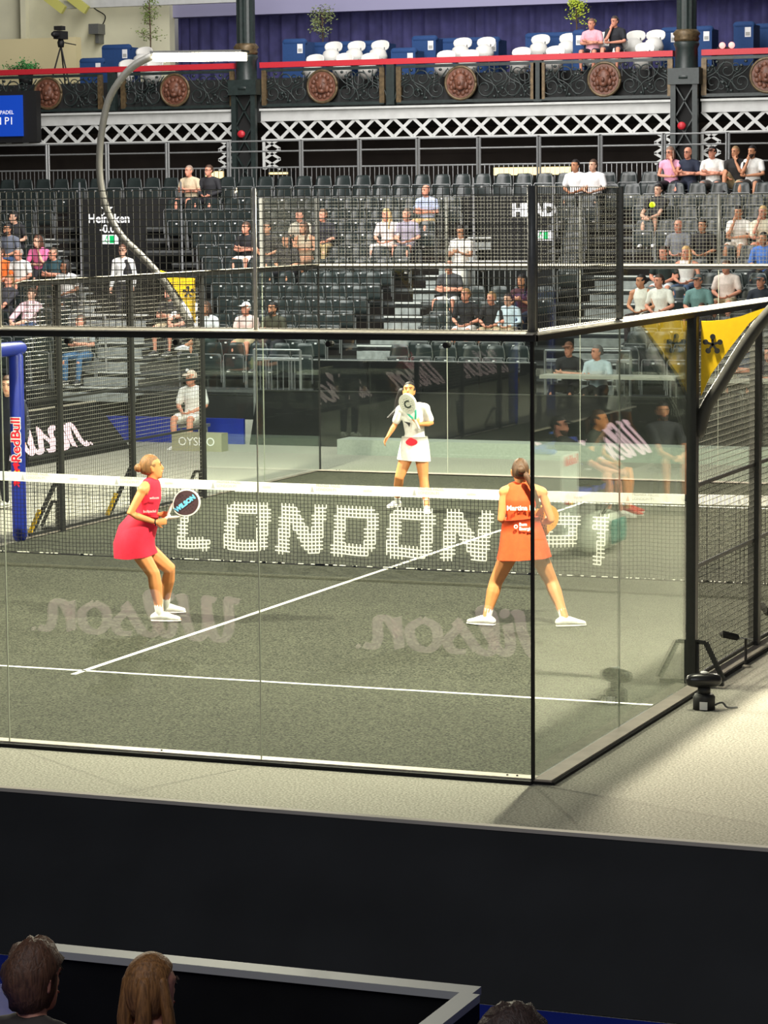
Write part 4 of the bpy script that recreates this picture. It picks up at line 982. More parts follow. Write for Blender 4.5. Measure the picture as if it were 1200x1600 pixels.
S(1176, 240, 'bearded man in a white t-shirt with his hand at his chin, top right', 'chinL', 'tan', ('short', BK), (Wt, .6), ('shorts', (70, 66, 64)), beard=(50, 38, 32))
S(1023, 306, 'man in a black t-shirt leaning on his knees behind the flying ball', 'knees', 'fair', ('short', BK), ((36, 36, 38), .6), ('shorts', (30, 30, 32)), shoes=(235, 235, 235), socks=(235, 235, 232), row=3)
S(1061, 361, 'balding man in a grey polo with sunglasses on his collar', 'lap', 'rosy', ('bald', GR), ((122, 126, 132), .6), dk)
S(1099, 351, 'man in a black shirt with clasped hands', 'lap', 'tan', ('short', BK), ((28, 27, 29), .9), dk)
S(1155, 331, 'man in a white checked t-shirt with his hand over his mouth', 'chinL', 'tan', ('short', BK), ((234, 232, 224), .6), ('shorts', (222, 216, 204)))
S(1193, 337, 'blonde woman in a cream jacket at the right edge', 'chinL', 'rosy', ('bun', (214, 176, 116)), ((232, 226, 200), .9), ('shorts', (214, 150, 120)), female=True)
S(1038, 396, 'man in a dark green t-shirt beside the blonde woman in white', 'lap', 'rosy', ('short', (50, 38, 32)), ((36, 48, 46), .6), ('shorts', (214, 216, 220)))
S(1073, 398, 'blonde woman in a white sleeveless top', 'lap', 'rosy', ('long', (214, 172, 112)), ((236, 234, 230), 0), ('trousers', (70, 90, 120)), female=True)
S(1092, 432, 'man in a teal shirt and cap resting hands on his thighs', 'lap', 'rosy', ('cap', (88, 96, 96)), ((106, 142, 140), .7), khaki)
S(1136, 424, 'person in a pale pink t-shirt with a black bag strap', 'lap', 'rosy', ('short', BR), ((230, 212, 204), .7), khaki)
S(1003, 452, 'dark-haired woman in a white sleeveless top turned aside by the steps', 'lap', 'tan', ('bun', BK), ((232, 232, 218), 0), ('trousers', (52, 36, 34)), yaw=-.5, female=True)
S(1031, 446, 'man in a white v-neck t-shirt beside the dark-haired woman', 'lap', 'rosy', ('short', (58, 42, 34)), ((236, 236, 226), .65), dk, yaw=-.15)
S(1194, 378, 'person in a bright blue shirt at the right edge', 'lap', 'tan', ('short', BK), ((78, 124, 204), .9), dk)
S(1190, 448, 'man in a navy jacket and grey cap at the right edge', 'lap', 'rosy', ('cap', (74, 84, 90)), ((30, 36, 48), 1.8), dk)
S(1097, 487, 'small child half hidden behind the right rail', 'lap', 'rosy', ('short', BR), ((60, 58, 62), .7), dk, k=.72)
# standing spectators, seated officials
def stander(loc, rz, label, J, face, skin, hairdo, shirt, bottom, vox=.015, **kw):
    o = local_thing('person', label, 'person', loc, rz); figure(o, J, face, skin, vox, shirt, bottom, hairdo, **kw); return o
def stand_joints(k=1.0, arms='down'):
    J = dict(pel=(0,0,.95), neck=(0,.01,1.44), head=(0,-.03,1.60), shL=(-.185,0,1.38), shR=(.185,0,1.38), elL=(-.24,.02,1.11), elR=(.24,.02,1.11), wrL=(-.25,-.06,.87), wrR=(.25,-.06,.87),
             hipL=(-.09,0,.92), hipR=(.09,0,.92), knL=(-.1,-.02,.50), knR=(.1,-.02,.50), anL=(-.1,.02,.08), anR=(.1,.02,.08), toeL=(-.13,-.16,.08), toeR=(.13,-.16,.08))
    if arms == 'phone': J.update(elL=(-.22,-.06,1.12), elR=(.22,-.06,1.12), wrL=(-.05,-.26,1.20), wrR=(.05,-.26,1.20))
    return {q: V(v)*k for q, v in J.items()}
i = 7; x = xpx(721, ROWY[i]-.75, 2.6); zfoot = ROWZ[i]-.1
zf = zpy(362, x, ROWY[i]-.75)-1.60*.98
w1 = stander((x, ROWY[i]-.75, zf), 0, 'woman with long black hair standing on the steps in a white dress', stand_joints(.98, 'phone'), (-.3,-1,-.15), 'tan', ('long', BK), ((236, 232, 222), .5), None, female=True)
MB().loft([(0,0,1.10),(0,0,.95),(0,0,.78),(0,0,.58)], [(.14,.12),(.19,.15),(.23,.18),(.26,.20)], 16).build('dress_skirt', dye((236, 232, 222)), w1, True)
x = xpx(193, ROWY[8], 2.5); zf = zpy(392, x, ROWY[8])-1.60
w2 = stander((x, ROWY[8], zf), 0, 'steward in a white shirt and black waistcoat standing in the beer entrance', stand_joints(), (.2,-1,0), 'fair', ('short', (96, 62, 44)), (Wt, 1.9), dk, glasses=True)
MB().loft([(.10,.0,1.0),(.10,.0,1.2),(.09,.0,1.38)], [(.10,.13),(.10,.135),(.08,.10)], 12).build('waistcoat', dye(B), w2, True)
for xx, yy, zz0, nm in ((x, ROWY[8], zf, 'entrance_landing'),):
    tag(box('entrance_landing', xx-1.1, xx+1.1, yy-.5, yy+.9, zz0-.06, zz0-.002, 'deck_dark'), 'dark landing under the steward in the beer entrance', 'landing')
tag(box('step_landing', xpx(721, ROWY[7]-.75, 2.6)-.3, xpx(721, ROWY[7]-.75, 2.6)+.3, ROWY[7]-.95, ROWY[7]-.45, zpy(362, xpx(721, ROWY[7]-.75, 2.6), ROWY[7]-.75)-1.60*.98-.05, zpy(362, xpx(721, ROWY[7]-.75, 2.6), ROWY[7]-.75)-1.60*.98-.002, 'deck_ply'), 'pale step under the woman in the white dress', 'step')
place_seats()
# ================================================================== THE PLAYERS
def PJ(D0):
    return lambda px, py, dd=0.0: CAM + ray(px, py)*((D0+dd)/ray(px, py).dot(HF))
def ground(px, py, z=0.0): return at(px, py, 'z', z)
def depth(p): return (V(p)-CAM).dot(HF)
def racket(label, O, axis, nrm, face, edge, throat, grip, name='padel_racket', text=None):
    """O = centre of the striking face"""
    O, a, n = V(O), V(axis).normalized(), V(nrm); n = (n-a*n.dot(a)).normalized(); s = a.cross(n)
    t = thing(name, label, 'racket', O)
    ol = [(.128*cos(q*2*pi/28)*(1-.10*max(0, -sin(q*2*pi/28))), .135*sin(q*2*pi/28)+.01) for q in range(28)]
    MB().prism(ol, O, s, a, .036).build('frame', dye(edge), t)
    f = MB().prism([(x*.90, y*.90) for x, y in ol], O, s, a, .040).build('face', dye(face), t)
    hs = MB()
    for i in range(-3, 4):
        for j in range(-3, 4):
            if i*i+j*j < 11: hs.prism([(i*.026+.005*cos(q*pi/3), j*.026+.005*sin(q*pi/3)) for q in range(6)], O+n*.0205, s, a, .002)
    tag(hs.build('holes', 'black_print', f), kind='stuff')
    for q in (-1, 1): MB().loft([O-a*.10+s*q*.07, O-a*.15+s*q*.045, O-a*.20+s*q*.014], [.013, .014, .014], 8).build('throat', dye(throat), t, True)
    MB().loft([O-a*.19, O-a*.23, O-a*.33], [.014, .017, .018], 10).build('grip', dye(grip), t, True)
    if text: letters('face_lettering', text[0], text[1], O+n*.0225, text[2](a, s), n.cross(text[2](a, s)), dye(text[3]), f, bold=.004, th=.002)
    return t
def skirt(root, pts, rad, ref, rgb, pleat=.05, n=40, name='skirt'):
    vs = []; m = len(pts)
    for j, p in enumerate(pts):
        t = (V(pts[min(j+1, m-1)])-V(pts[max(j-1, 0)])).normalized(); q = V(ref)-t*V(ref).dot(t); q.normalize(); f = t.cross(q)
        for i in range(n):
            a = 2*pi*i/n; k = 1+pleat*(j/(m-1))*sin(a*7+j*.6)
            vs.append(V(p)+q*(rad[j][0]*k*cos(a))+f*(rad[j][1]*k*sin(a)))
    fs = [(j*n+i, j*n+(i+1) % n, (j+1)*n+(i+1) % n, (j+1)*n+i) for j in range(m-1) for i in range(n)]
    return MB().add(vs, fs+[tuple(range(n))]).build(name, dye(rgb), root, True)
# --- player in red, in profile towards the right
aR, aL = ground(257, 973), ground(263, 960); D = depth(aR); P = PJ(D)
root = thing('person', 'player in a red dress crouching side-on with a racket held in both hands', 'person', aR)
J = dict(pel=P(208, 834, .06), waist=P(229, 801, .04), neck=P(237, 752, .04), head=P(237, 731, .04), shR=P(223, 766, -.10), shL=P(244, 764, .20), elR=P(203, 803, -.16), wrR=P(243, 816, -.10), elL=P(232, 806, .24), wrL=P(250, 804, .10),
         hipR=P(206, 844, -.02), hipL=P(212, 844, .14), knR=P(240, 897, -.02), knL=P(265, 889, .26), anR=aR+V((0,0,.085)), anL=aL+V((0,0,.085)), toeR=aR+HR*.2-HF*.03, toeL=aL+HR*.2)
J['anR'] -= HR*.04; J['anL'] -= HR*.03
RED = (232, 38, 66)
figure(root, J, HR+HF*.25+V((0,0,.20)), 'lit', .0085, (RED, 0), None, ('bun', (138, 96, 56)), (238, 238, 228), (236, 236, 226), k=.96, female=True, leg=1.16, hands={'R': (HR*.9+HF*.2+V((0,0,.05)), HF, 1.0), 'L': (HR*.9-HF*.2+V((0,0,.02)), -HF+V((0,0,-.3)), 1.0)}, seed=3)
skirt(root, [P(230, 800, .04), P(225, 812, .05), P(214, 832, .06), P(210, 850, .07), P(212, 866, .08)], [(.125, .115), (.150, .145), (.185, .180), (.20, .195), (.205, .205)], HF, RED, .03)
letters('chest_print', 'wilson', .035, P(241, 778, -.12), HR*.8+HF*.3, (0,0,1), 'white_print', root); letters('waist_print', 'bullpadel', .034, P(234, 799, -.10), HR*.9+HF*.2, (0,0,1), 'white_print', root)
MB().tube([J['wrR']+V((0,0,.0))+HR*.0+V((cos(q*pi/5)*.0, 0, 0))+(HF*cos(q*pi/5)+V((0,0,sin(q*pi/5))))*.030 for q in range(11)], .006, 5).build('wristband', 'black_print', root)
racket('black and white padel racket with blue lettering held by the player in red', P(290, 787, -.02), (P(290, 787)-P(257, 812)), -HF+V((0,0,.25)), (62, 34, 40), (232, 230, 226), (235, 232, 226), (235, 232, 228), text=('WILSON', .058, lambda a, s: a, (104, 190, 232)))
# --- player in orange, seen from behind
fL, fR = ground(760, 979), ground(883, 981); D = (depth(fL)+depth(fR))/2; P = PJ(D)
root = thing('person', 'player in an orange top and shorts seen from behind with legs apart', 'person', (fL+fR)/2)
J = dict(pel=P(817, 836), waist=P(813, 806, -.01), neck=P(814, 759), head=P(813, 738, .01), shL=P(788, 769), shR=P(847, 770), elL=P(783, 812, -.02), elR=P(862, 813, -.02), wrL=P(803, 818, .26), wrR=P(845, 816, .24),
         hipL=P(803, 850), hipR=P(833, 850), knL=P(775, 909, .10), knR=P(861, 908, .10), anL=fL+V((0,0,.085)), anR=fR+V((0,0,.085)), toeL=fL-HR*.17+HF*.09, toeR=fR+HR*.19+HF*.03)
ORG = (244, 88, 36)
figure(root, J, HF+V((0,0,-.05)), 'lit', .0085, (ORG, 0), None, ('bun', (84, 58, 38)), (238, 236, 228), (236, 236, 230), k=.98, female=True, curl=.9, seed=5, leg=1.16)
skirt(root, [P(813, 810), P(815, 830), P(817, 852), P(818, 872)], [(.165, .115), (.195, .145), (.225, .165), (.25, .18)], HR, ORG, .045, name='shorts')
br = spline([P(822, 742, -.14), P(832, 762, -.16), P(838, 778, -.15), P(842, 792, -.14)], 5)
MB().loft(br, [.026-.0008*q+.004*(q % 2) for q in range(len(br))], 8).build('braid', hair_mat((92, 62, 42)), root, True)
letters('name_print', 'Martina Fa', .062, P(814, 794, -.135), HR, (0,0,1), 'white_print', root, bold=.002)
letters('back_print', 'Bem\nEnergia', .040, P(811, 823, -.165), HR, (0,0,1), 'white_print', root, bold=.0015, align='LEFT')
MB().tube([P(806, 823, -.165)+(HR*cos(q*pi/6)+V((0,0,sin(q*pi/6))))*.014 for q in range(13)], .006, 5).build('pin_print', 'white_print', root)
racket('orange padel racket held in front of the player in orange', P(852, 812, .20), HR*.35+V((0,0,1)), -HF+HR*.5, (240, 150, 50), (232, 160, 60), (240, 150, 60), (235, 120, 50), text=('F', .10, lambda a, s: s, (240, 236, 220)))
# --- player in white beyond the net, facing the camera
fL, fR = ground(620, 794), ground(667, 803); D = (depth(fL)+depth(fR))/2; P = PJ(D)
root = thing('person', 'player in white beyond the net looking up with a racket before her face', 'person', (fL+fR)/2)
J = dict(pel=P(647, 700), waist=P(648, 677), neck=P(644, 633), head=P(639, 612, -.03), shL=P(625, 641), shR=P(665, 638), elL=P(617, 664), elR=P(674, 662, -.05), wrL=P(606, 682, -.08), wrR=P(654, 663, -.24),
         hipL=P(637, 708), hipR=P(658, 708), knL=P(624, 746, -.10), knR=P(662, 748, -.08), anL=fL+V((0,0,.085)), anR=fR+V((0,0,.085)), toeL=fL-HF*.14-HR*.10, toeR=fR-HF*.18)
WH = (240, 240, 234)
figure(root, J, -HF-HR*.12+V((0,0,.38)), 'lit', .0095, (WH, .72), None, None, (240, 238, 230), (240, 240, 236), k=.96, female=True, leg=1.14, hands={'R': (-HR*.5+V((0,0,.75))-HF*.2, HF-HR*.5, 1.1)}, seed=8)
hh = head_frame(J['head'], -HF-HR*.12+V((0,0,.38)))
hair(root, hh, 'pony', BK, .98)
hr = spline([P(628, 612, .10), P(622, 628, .12), P(620, 640, .10), P(612, 648, .06), P(606, 653, .02)], 4)
MB().loft(hr, [.05-.0022*q for q in range(len(hr))], 8).build('ponytail', hair_mat(BK), root, True)
skirt(root, [P(648, 682), P(648, 692), P(647, 705), P(646, 719)], [(.165, .115), (.18, .135), (.20, .155), (.215, .17)], HR, WH, .03)
MB().prism([(cos(q*pi/8)*.075, sin(q*pi/8)*.045+(.012 if q in (4, 5) else 0)) for q in range(16)], P(643, 691, -.160), HR, (0,0,1), .004).build('red_emblem', 'red_print', root)
MB().prism([(-.05,.03),(.035,.012),(.02,-.045),(.0,-.01)], P(637, 662, -.135), HR, (0,0,1), .004).build('chest_emblem', 'black_print', root)
racket('white padel racket with teal throat held up before the far player', P(638, 632, -.26), P(638, 632)-P(652, 664), -HF*.75-HR*.62, (226, 226, 214), (236, 236, 228), (70, 200, 170), (230, 228, 220), text=('C', .14, lambda a, s: s, (60, 70, 62)))
# --- the ball in flight
bp = CAM+ray(1019, 320)*(32/ray(1019, 320).dot(R2))
tag(MB().ball(bp, .034, 20, 14).build('padel_ball', mat('ball_felt', c255(206, 230, 30), .9, noise=.1, scale=80), smooth=True), 'yellow-green padel ball in flight at the upper right', 'ball')

# ================================================================== COURTSIDE THINGS
def seat_at(px, py, y, label, pose, skin, hairdo, shirt, bottom, face=None, rz=0, k=1.0, **kw):
    x = xpx(px, y, 1.2); z = zpy(py, x, y)-.755*k
    return sitter((x, y, z), rz, label, pose, skin, hairdo, shirt, bottom, face=face or (-.38, -1, .02), k=k, **kw), x, z
def stool(x, y, z, label):
    t = thing('stool', label, 'stool', (x, y, 0)); box('seat', x-.2, x+.2, y-.2, y+.2, z-.05, z-.004, 'galv', t)
    for a in (-.17, .17):
        for b in (-.17, .17): MB().tube([(x+a, y+b, 0), (x+a*.9, y+b*.9, z-.05)], .014, 6).build('leg', 'galv', t)
o, x, z = seat_at(302, 590, 23.35, 'ball kid in a white cap and t-shirt sitting behind the OYSHO box', 'lap', 'rosy', ('cap', (232, 214, 196)), ((240, 240, 238), .75), ('shorts', (236, 234, 228)), shoes=(225, 225, 225))
stool(x, 23.35, z, 'metal stool under the ball kid in the white cap')
x0, x1 = xpx(268, 22.6, .15), xpx(346, 22.6, .15)
t = thing('sponsor_box', 'olive-grey sponsor box with white OYSHO lettering before the ball kid', 'box', ((x0+x1)/2, 22.7, 0))
box('body', x0, x1, 22.6, 22.85, 0, .29, mat('box_olive', c255(150, 148, 122), .7, noise=.05), t); letters('lettering', 'OYSHO', .19, ((x0+x1)/2, 22.597, .15), (1,0,0), (0,0,1), 'white_print', t, th=.003)
# officials at the tables before the stand
for px, py, lab, sh, hd, fc in ((891, 545, 'man in a black t-shirt seated at a pale table beyond the far glass', (32, 32, 36), ('cap', (110, 70, 50)), (-.1, -1, 0)), (935, 550, 'grey-haired man in a pale blue shirt seated behind the pale table', (196, 214, 222), ('short', (120, 118, 116)), (-.8, -1, .05)),
                            (1166, 538, 'bearded man with a badge and striped dark shirt seated behind the right mesh', (66, 76, 96), ('short', BR), (-.3, -1, 0)), (1203, 552, 'person in a dark top cut by the right edge behind the mesh', (44, 46, 56), ('short', BK), (-.3, -1, 0))):
    o, x, z = seat_at(px, py, 27.9, lab, 'crossed', 'rosy', hd, (sh, .65), dk, face=fc)
    stool(x, 27.9, z, 'metal stool under the '+lab.split(' seated')[0].split(' cut')[0])
for a, b, py, lab in ((850, 1062, 590, 'long pale folding table below the right end of the stand'), (1110, 1230, 596, 'pale folding table behind the right mesh and yellow gusset')):
    x0, x1 = xpx(a, 27.3, 1), xpx(b, 27.3, 1); z = zpy(py, (x0+x1)/2, 27.1)
    t = thing('folding_table', lab, 'table', ((x0+x1)/2, 27.3, 0)); box('table_top', x0, x1, 27.05, 27.5, z-.03, z+.03, mat('table_pale', (.42, .42, .36), .6), t)
    for xx in (x0+.1, x1-.1):
        for yy in (27.1, 27.45): MB().tube([(xx, yy, 0), (xx, yy, z-.03)], .018, 6).build('leg', 'galv', t)
x = xpx(1120, 27.1, 1); t = thing('broadcast_box', 'black equipment box with white lettering under the right table', 'box', (x, 26.9, 0))
zc = zpy(612, x, 26.9); box('case', x-.12, x+.12, 26.8, 27.0, zc-.09, zc+.09, 'black_print', t); box('stand', x-.03, x+.03, 26.87, 26.93, 0, zc-.09, 'galv', t); letters('lettering', '0B.21', .07, (x, 26.797, zc), (1,0,0), (0,0,1), 'white_print', t)
t = thing('drinks_bottle', 'pale yellow drinks bottle in front of the badge-wearing man', 'bottle', (xpx(1143, 27.2, 1), 27.2, 1.0))
x = xpx(1143, 27.2, 1); z = zpy(591, x, 27.2); MB().lathe([(.035, z+.03), (.035, z+.17), (.015, z+.21), (.015, z+.235)], (x, 27.2, 0), 12).build('bottle_body', mat('bottle_pale', (.75, .72, .35), .3), t, True); MB().lathe([(.017, z+.235), (.017, z+.255)], (x, 27.2, 0), 10).build('cap', 'white_print', t)
# black-clad official in the left portal
x = -1.6; y = 14.2
o = stander((xpx(14, y, 1.5), y, 0), 0, 'official in black standing behind the padded portal at the left edge', stand_joints(1.0), (.3,-1,0), 'fair', ('short', BR), ((26, 30, 44), 1.9), ('trousers', (24, 26, 34)))
# --- the players' bench at the right, seen in the side glass
t = thing('players_bench', 'blue players bench reflected in the right side glass', 'bench', (14.6, 15, 0))
mat('bench_blue', c255(66, 84, 190), .45); mat('panel_pale', (.62, .66, .62), .5)
box('seat', 14.2, 14.75, 13.9, 16.1, .38, .45, 'bench_blue', t); MB().hexa([(14.68,13.9,.45),(14.75,13.9,.45),(14.75,16.1,.45),(14.68,16.1,.45),(14.82,13.9,.95),(14.88,13.9,.95),(14.88,16.1,.95),(14.82,16.1,.95)]).build('backrest', 'bench_blue', t)
for yy in (14.0, 15.0, 16.0): box('leg', 14.25, 14.7, yy-.03, yy+.03, 0, .38, 'panel_pale', t)
t = thing('drinks_cooler', 'pale drinks cooler with red lettering beside the bench, reflected in the glass', 'cooler', (14.4, 13.4, 0))
box('cabinet', 14.05, 14.65, 13.1, 13.75, 0, .98, 'panel_pale', t); box('glass_door', 14.035, 14.05, 13.16, 13.69, .08, .84, 'clear_glass', t); letters('lettering', 'RedBull', .16, (14.03, 13.43, .90), (0,-1,0), (0,0,1), 'red_print', t, bold=.003)
bull(t, (14.03, 13.43, .45), (0,-1,0), (0,0,1), .25)
sitter((14.45, 14.98, .455), radians(-90), 'bearded coach in a black cap and polo on the bench, seen in the side glass', 'knees', 'rosy', ('cap', (26, 26, 28)), ((30, 32, 34), .65), ('shorts', (36, 38, 40)), beard=(60, 44, 36), shoes=(220, 222, 216), face=(-.1, -1, .0))
sitter((14.45, 15.60, .455), radians(-90), 'resting player with tan legs and red shoes on the bench, seen in the side glass', 'lap', 'lit', ('pony', BR), ((60, 66, 60), .3), ('shorts', (96, 96, 76)), shoes=(214, 52, 44), female=True)
sitter((14.0, 17.4, .46), radians(-30), 'man in a dark polo sitting alone right of the bench, seen in the side glass', 'knees', 'tan', ('short', BK), ((52, 54, 60), .65), ('shorts', (60, 60, 62)), beard=(60, 50, 44)); stool(14.0, 17.4, .46, 'metal stool under the man in the dark polo')
o = stander((15.1, 12.6, 0), radians(-90), 'person in a pale grey t-shirt standing behind the cooler, seen in the side glass', stand_joints(.98, 'phone'), (0,-1,-.4), 'tan', ('short', BR), ((186, 190, 184), .7), dk)
t = thing('racket_bag', 'large pale sports bag with teal panel on the floor, reflected in the glass', 'bag', (13.3, 12.2, 0))
MB().loft([(13.3, 11.75, .22), (13.3, 11.95, .24), (13.3, 12.45, .24), (13.3, 12.7, .2)], [(.16, .19), (.2, .22), (.2, .22), (.15, .17)], 14, ref=(1,0,0)).build('body', dye((206, 214, 200)), t, True); MB().loft([(13.09, 11.95, .25), (13.09, 12.45, .25)], [(.02, .14)]*2, 10, ref=(1,0,0)).build('side_pocket', dye((60, 130, 120)), t, True)
MB().tube(spline([(13.2, 11.9, .44), (13.15, 12.05, .56), (13.15, 12.3, .56), (13.2, 12.5, .44)], 4), .018, 6).build('strap', dye(B), t)
t = thing('orange_drink', 'orange drink bottle standing on the bench', 'bottle', (14.3, 14.95, .45)); MB().lathe([(.04, .452), (.04, .60), (.03, .62)], (14.3, 14.95, 0), 12).build('bottle_body', dye((238, 110, 60)), t, True); MB().lathe([(.032, .62), (.032, .66)], (14.3, 14.95, 0), 12).build('cap', 'white_print', t)
t = thing('water_bottle', 'clear water bottle standing on the cooler', 'bottle', (14.3, 13.5, .98)); MB().lathe([(.035, .982), (.035, 1.13), (.014, 1.18), (.014, 1.20)], (14.3, 13.5, 0), 12).build('bottle_body', 'clear_glass', t, True); MB().lathe([(.016, 1.2), (.016, 1.225)], (14.3, 13.5, 0), 10).build('cap', dye((70, 110, 200)), t)
t = thing('folded_towel', 'blue towel folded on top of the cooler', 'towel', (14.4, 13.25, .98)); MB().loft([(14.2, 13.25, 1.01), (14.5, 13.25, 1.01)], [(.12, .03)]*2, 12, ref=(0,1,0)).build('fold', dye((70, 104, 190)), t, True)
# --- tracking camera and microphones on the carpet outside the near right glass
c = ground(1100, 1108); t = thing('tracking_camera', 'black robotic camera on a round base outside the right glass', 'camera', c)
MB().lathe([(.085, .0), (.085, .10), (.07, .12), (.05, .125)], c, 20).build('base', 'black_print', t, True); MB().lathe([(.05, .12), (.05, .17)], c, 14).build('neck', 'black_print', t, True)
MB().loft([c+V((0,0,.225))-HR*.10, c+V((0,0,.225))-HR*.06, c+V((0,0,.225))+HR*.07, c+V((0,0,.225))+HR*.09], [.048, .055, .055, .05], 18).build('camera_head', mat('cam_black', (.015,.015,.016), .3), t, True)
box('label_plate', c.x+.02-.03, c.x+.02+.03, c.y-.094, c.y-.086, .01, .07, 'white_print', t); MB().ball(c+V((0,0,.285)), (.03,.03,.012)).build('gps_dome', 'white_print', t, True)
MB().tube(spline([c+HR*.08+V((0,0,.03)), c+HR*.14+V((0,0,.05)), c+HR*.18+V((0,0,.012)), c+HR*.26+V((0,0,.012))], 5), .008, 6).build('cable', 'steel_grey', t)
def mic(px, py, d, label, h=.24):
    c = ground(px, py); t = thing('floor_microphone', label, 'microphone', c); d = V(d)
    MB().lathe([(.045, 0), (.045, .012), (.012, .02)], c, 18).build('base', 'cream_trim', t, True); MB().tube([c+V((0,0,.015)), c+V((0,0,h))], .012, 8).build('stem', 'black_print', t)
    MB().tube([c+V((0,0,h))-d*.06, c+V((0,0,h))+d*.06], .008, 8).build('microphone_body', 'galv', t); MB().loft([c+V((0,0,h+.005))+d*.08, c+V((0,0,h+.02))+d*.19], [(.028, .028), (.03, .03)], 12).build('foam_windshield', 'rubber', t, True)
mic(1165, 1042, (-HR.x, -HR.y, .1), 'foam-covered microphone on a short stand outside the mesh'); mic(1204, 1000, (-HR.x*.4, -HR.y*.4, .5), 'second floor microphone at the right edge of the picture', .20)

# ================================================================== BALCONY FURNITURE
def on_bal(px, py, y): x = xpx(px, y, 7.3); return x, zpy(py, x, y)
def tub_mesh():
    mb = MB(); n, m = 16, 7; vs = []
    for s_ in (0, 1):                                                      # curved oval backrest
        for j in range(m):
            v = -1+2*j/(m-1)
            for i in range(n):
                a = 2*pi*i/n; r = 1-(m-1-j)/(m-1)
                x_, z_ = .235*r*cos(a), .135*r*abs(sin(a))**.75*(1 if sin(a) > 0 else -1)
                vs.append((x_, .20-1.5*x_*x_*.9+(.025 if s_ else 0)+z_*.15, .745+z_))
    N = n*m; fs = []
    for j in range(m-1):
        for i in range(n):
            a, b = j*n+i, j*n+(i+1) % n; fs += [(a, a+n, b+n, b), (N+a, N+b, N+b+n, N+a+n)]
    for i in range(n): a, b = (m-1)*n+i, (m-1)*n+(i+1) % n; fs.append((a, N+a, N+b, b))
    back = mb.add(vs, fs).mesh('shell_back', 'chair_white', True)
    seat = MB().loft([(0, -.02, .45), (0, -.02, .49)], [(.235, .22)]*2, 18, ref=(1,0,0)).mesh('seat', 'chair_white', True)
    legs = []
    for a, b in ((-.17, -.17), (.17, -.17), (-.17, .15), (.17, .15)): legs.append(MB().tube([(a*1.15, b*1.15, 0), (a, b, .42)], .012, 6).mesh('leg', 'galv'))
    return back, seat, legs
TB, TS, TL = tub_mesh(); TL += [MB().tube([(a, .12, .46), (a, .16, .70)], .014, 6).mesh('back_strut', 'galv') for a in (-.1, .1)]
def tub(px, py, y, label, group):
    x, z = on_bal(px, py, y); o = thing('tub_chair', label, 'chair', (x, y, z-.74), group, local=True)
    link('shell_back', TB, o); link('seat', TS, o)
    for l in TL: link(l.name.split('.')[0], l, o)
    return z-.74
BOX = {'a': 'in the balcony box left of the floodlight', 'b': 'in the balcony box right of the left column', 'c': 'in the middle balcony box', 'd': 'in the balcony box around the two men'}
fz = []
for g, px, py in (('a', 195, 101), ('a', 238, 99), ('b', 489, 93), ('b', 535, 91), ('b', 575, 91), ('c', 694, 87), ('c', 731, 86), ('d', 812, 82), ('d', 865, 80), ('d', 1005, 75)):
    fz.append(tub(px, py, 44.3, 'white tub chair in the front row '+BOX[g], 'front chairs '+BOX[g]))
rz_ = []
for g, px, py in (('a', 222, 81), ('b', 518, 73), ('b', 554, 72), ('b', 591, 71), ('c', 720, 67), ('c', 757, 66), ('d', 842, 62), ('d', 886, 60), ('d', 943, 58), ('d', 991, 56), ('d', 1022, 55)):
    rz_.append(tub(px, py, 45.5, 'white tub chair in the back row '+BOX[g], 'back chairs '+BOX[g]))
zf_, zr_ = min(fz), min(rz_)
struct('floor_balcony', MB().box(-30, 12, YB+.12, 44.85, Z_IRON-.06, zf_-.002), 'deck_dark', 'front floor of the balcony', 'floor')
struct('floor_balcony_step', MB().box(-30, 12, 44.85, 49.0, Z_IRON-.06, zr_-.002), 'deck_dark', 'raised rear floor of the balcony', 'floor')
def booth(px0, px1, py0, y, label):
    x0, x1 = xpx(px0, y, 7.4), xpx(px1, y, 7.4); z1 = zpy(py0, (x0+x1)/2, y); z0 = (zf_ if y < 44.85 else zr_); t = thing('booth_divider', label, 'divider', ((x0+x1)/2, y, z0))
    box('upholstered_body', x0, x1, y-.05, y+.55, z0, z1-.08, 'sofa_blue', t); MB().loft([(x0+.05, y+.02, z1-.09), (x1-.05, y+.02, z1-.09)], [.085, .085], 10).build('top_roll', 'sofa_blue', t, True)
    q = box('number_tag', x1-.20, x1-.06, y-.056, y-.05, z1-.36, z1-.14, 'white_print', t); box('tag_print', x1-.18, x1-.08, y-.059, y-.056, z1-.33, z1-.25, 'band_print', q); return t
for a, b, py, y, lab in ((126, 162, 90, 44.9, 'low blue divider beside the tripod camera'), (161, 204, 69, 45.9, 'tall blue divider left of the white chairs near the floodlight'), (443, 478, 60, 45.0, 'blue divider just right of the left column'), (480, 606, 64, 46.3, 'long blue backrest behind the chairs right of the left column'),
                         (612, 650, 74, 45.0, 'low blue divider left of the middle box'), (645, 682, 55, 45.9, 'tall blue divider at the middle of the balcony'), (683, 780, 58, 46.4, 'long blue backrest behind the middle chairs'), (822, 900, 50, 46.4, 'long blue backrest left of the two men'), (896, 914, 46, 44.9, 'narrow blue divider left of the man in pink'),
                         (1034, 1062, 42, 46.3, 'blue backrest left of the right column'), (1080, 1113, 40, 46.4, 'blue backrest right of the right column'), (1147, 1178, 33, 45.2, 'tall blue divider near the right edge'), (1180, 1215, 36, 46.3, 'blue backrest at the right edge')):
    booth(a, b, py, y, lab)
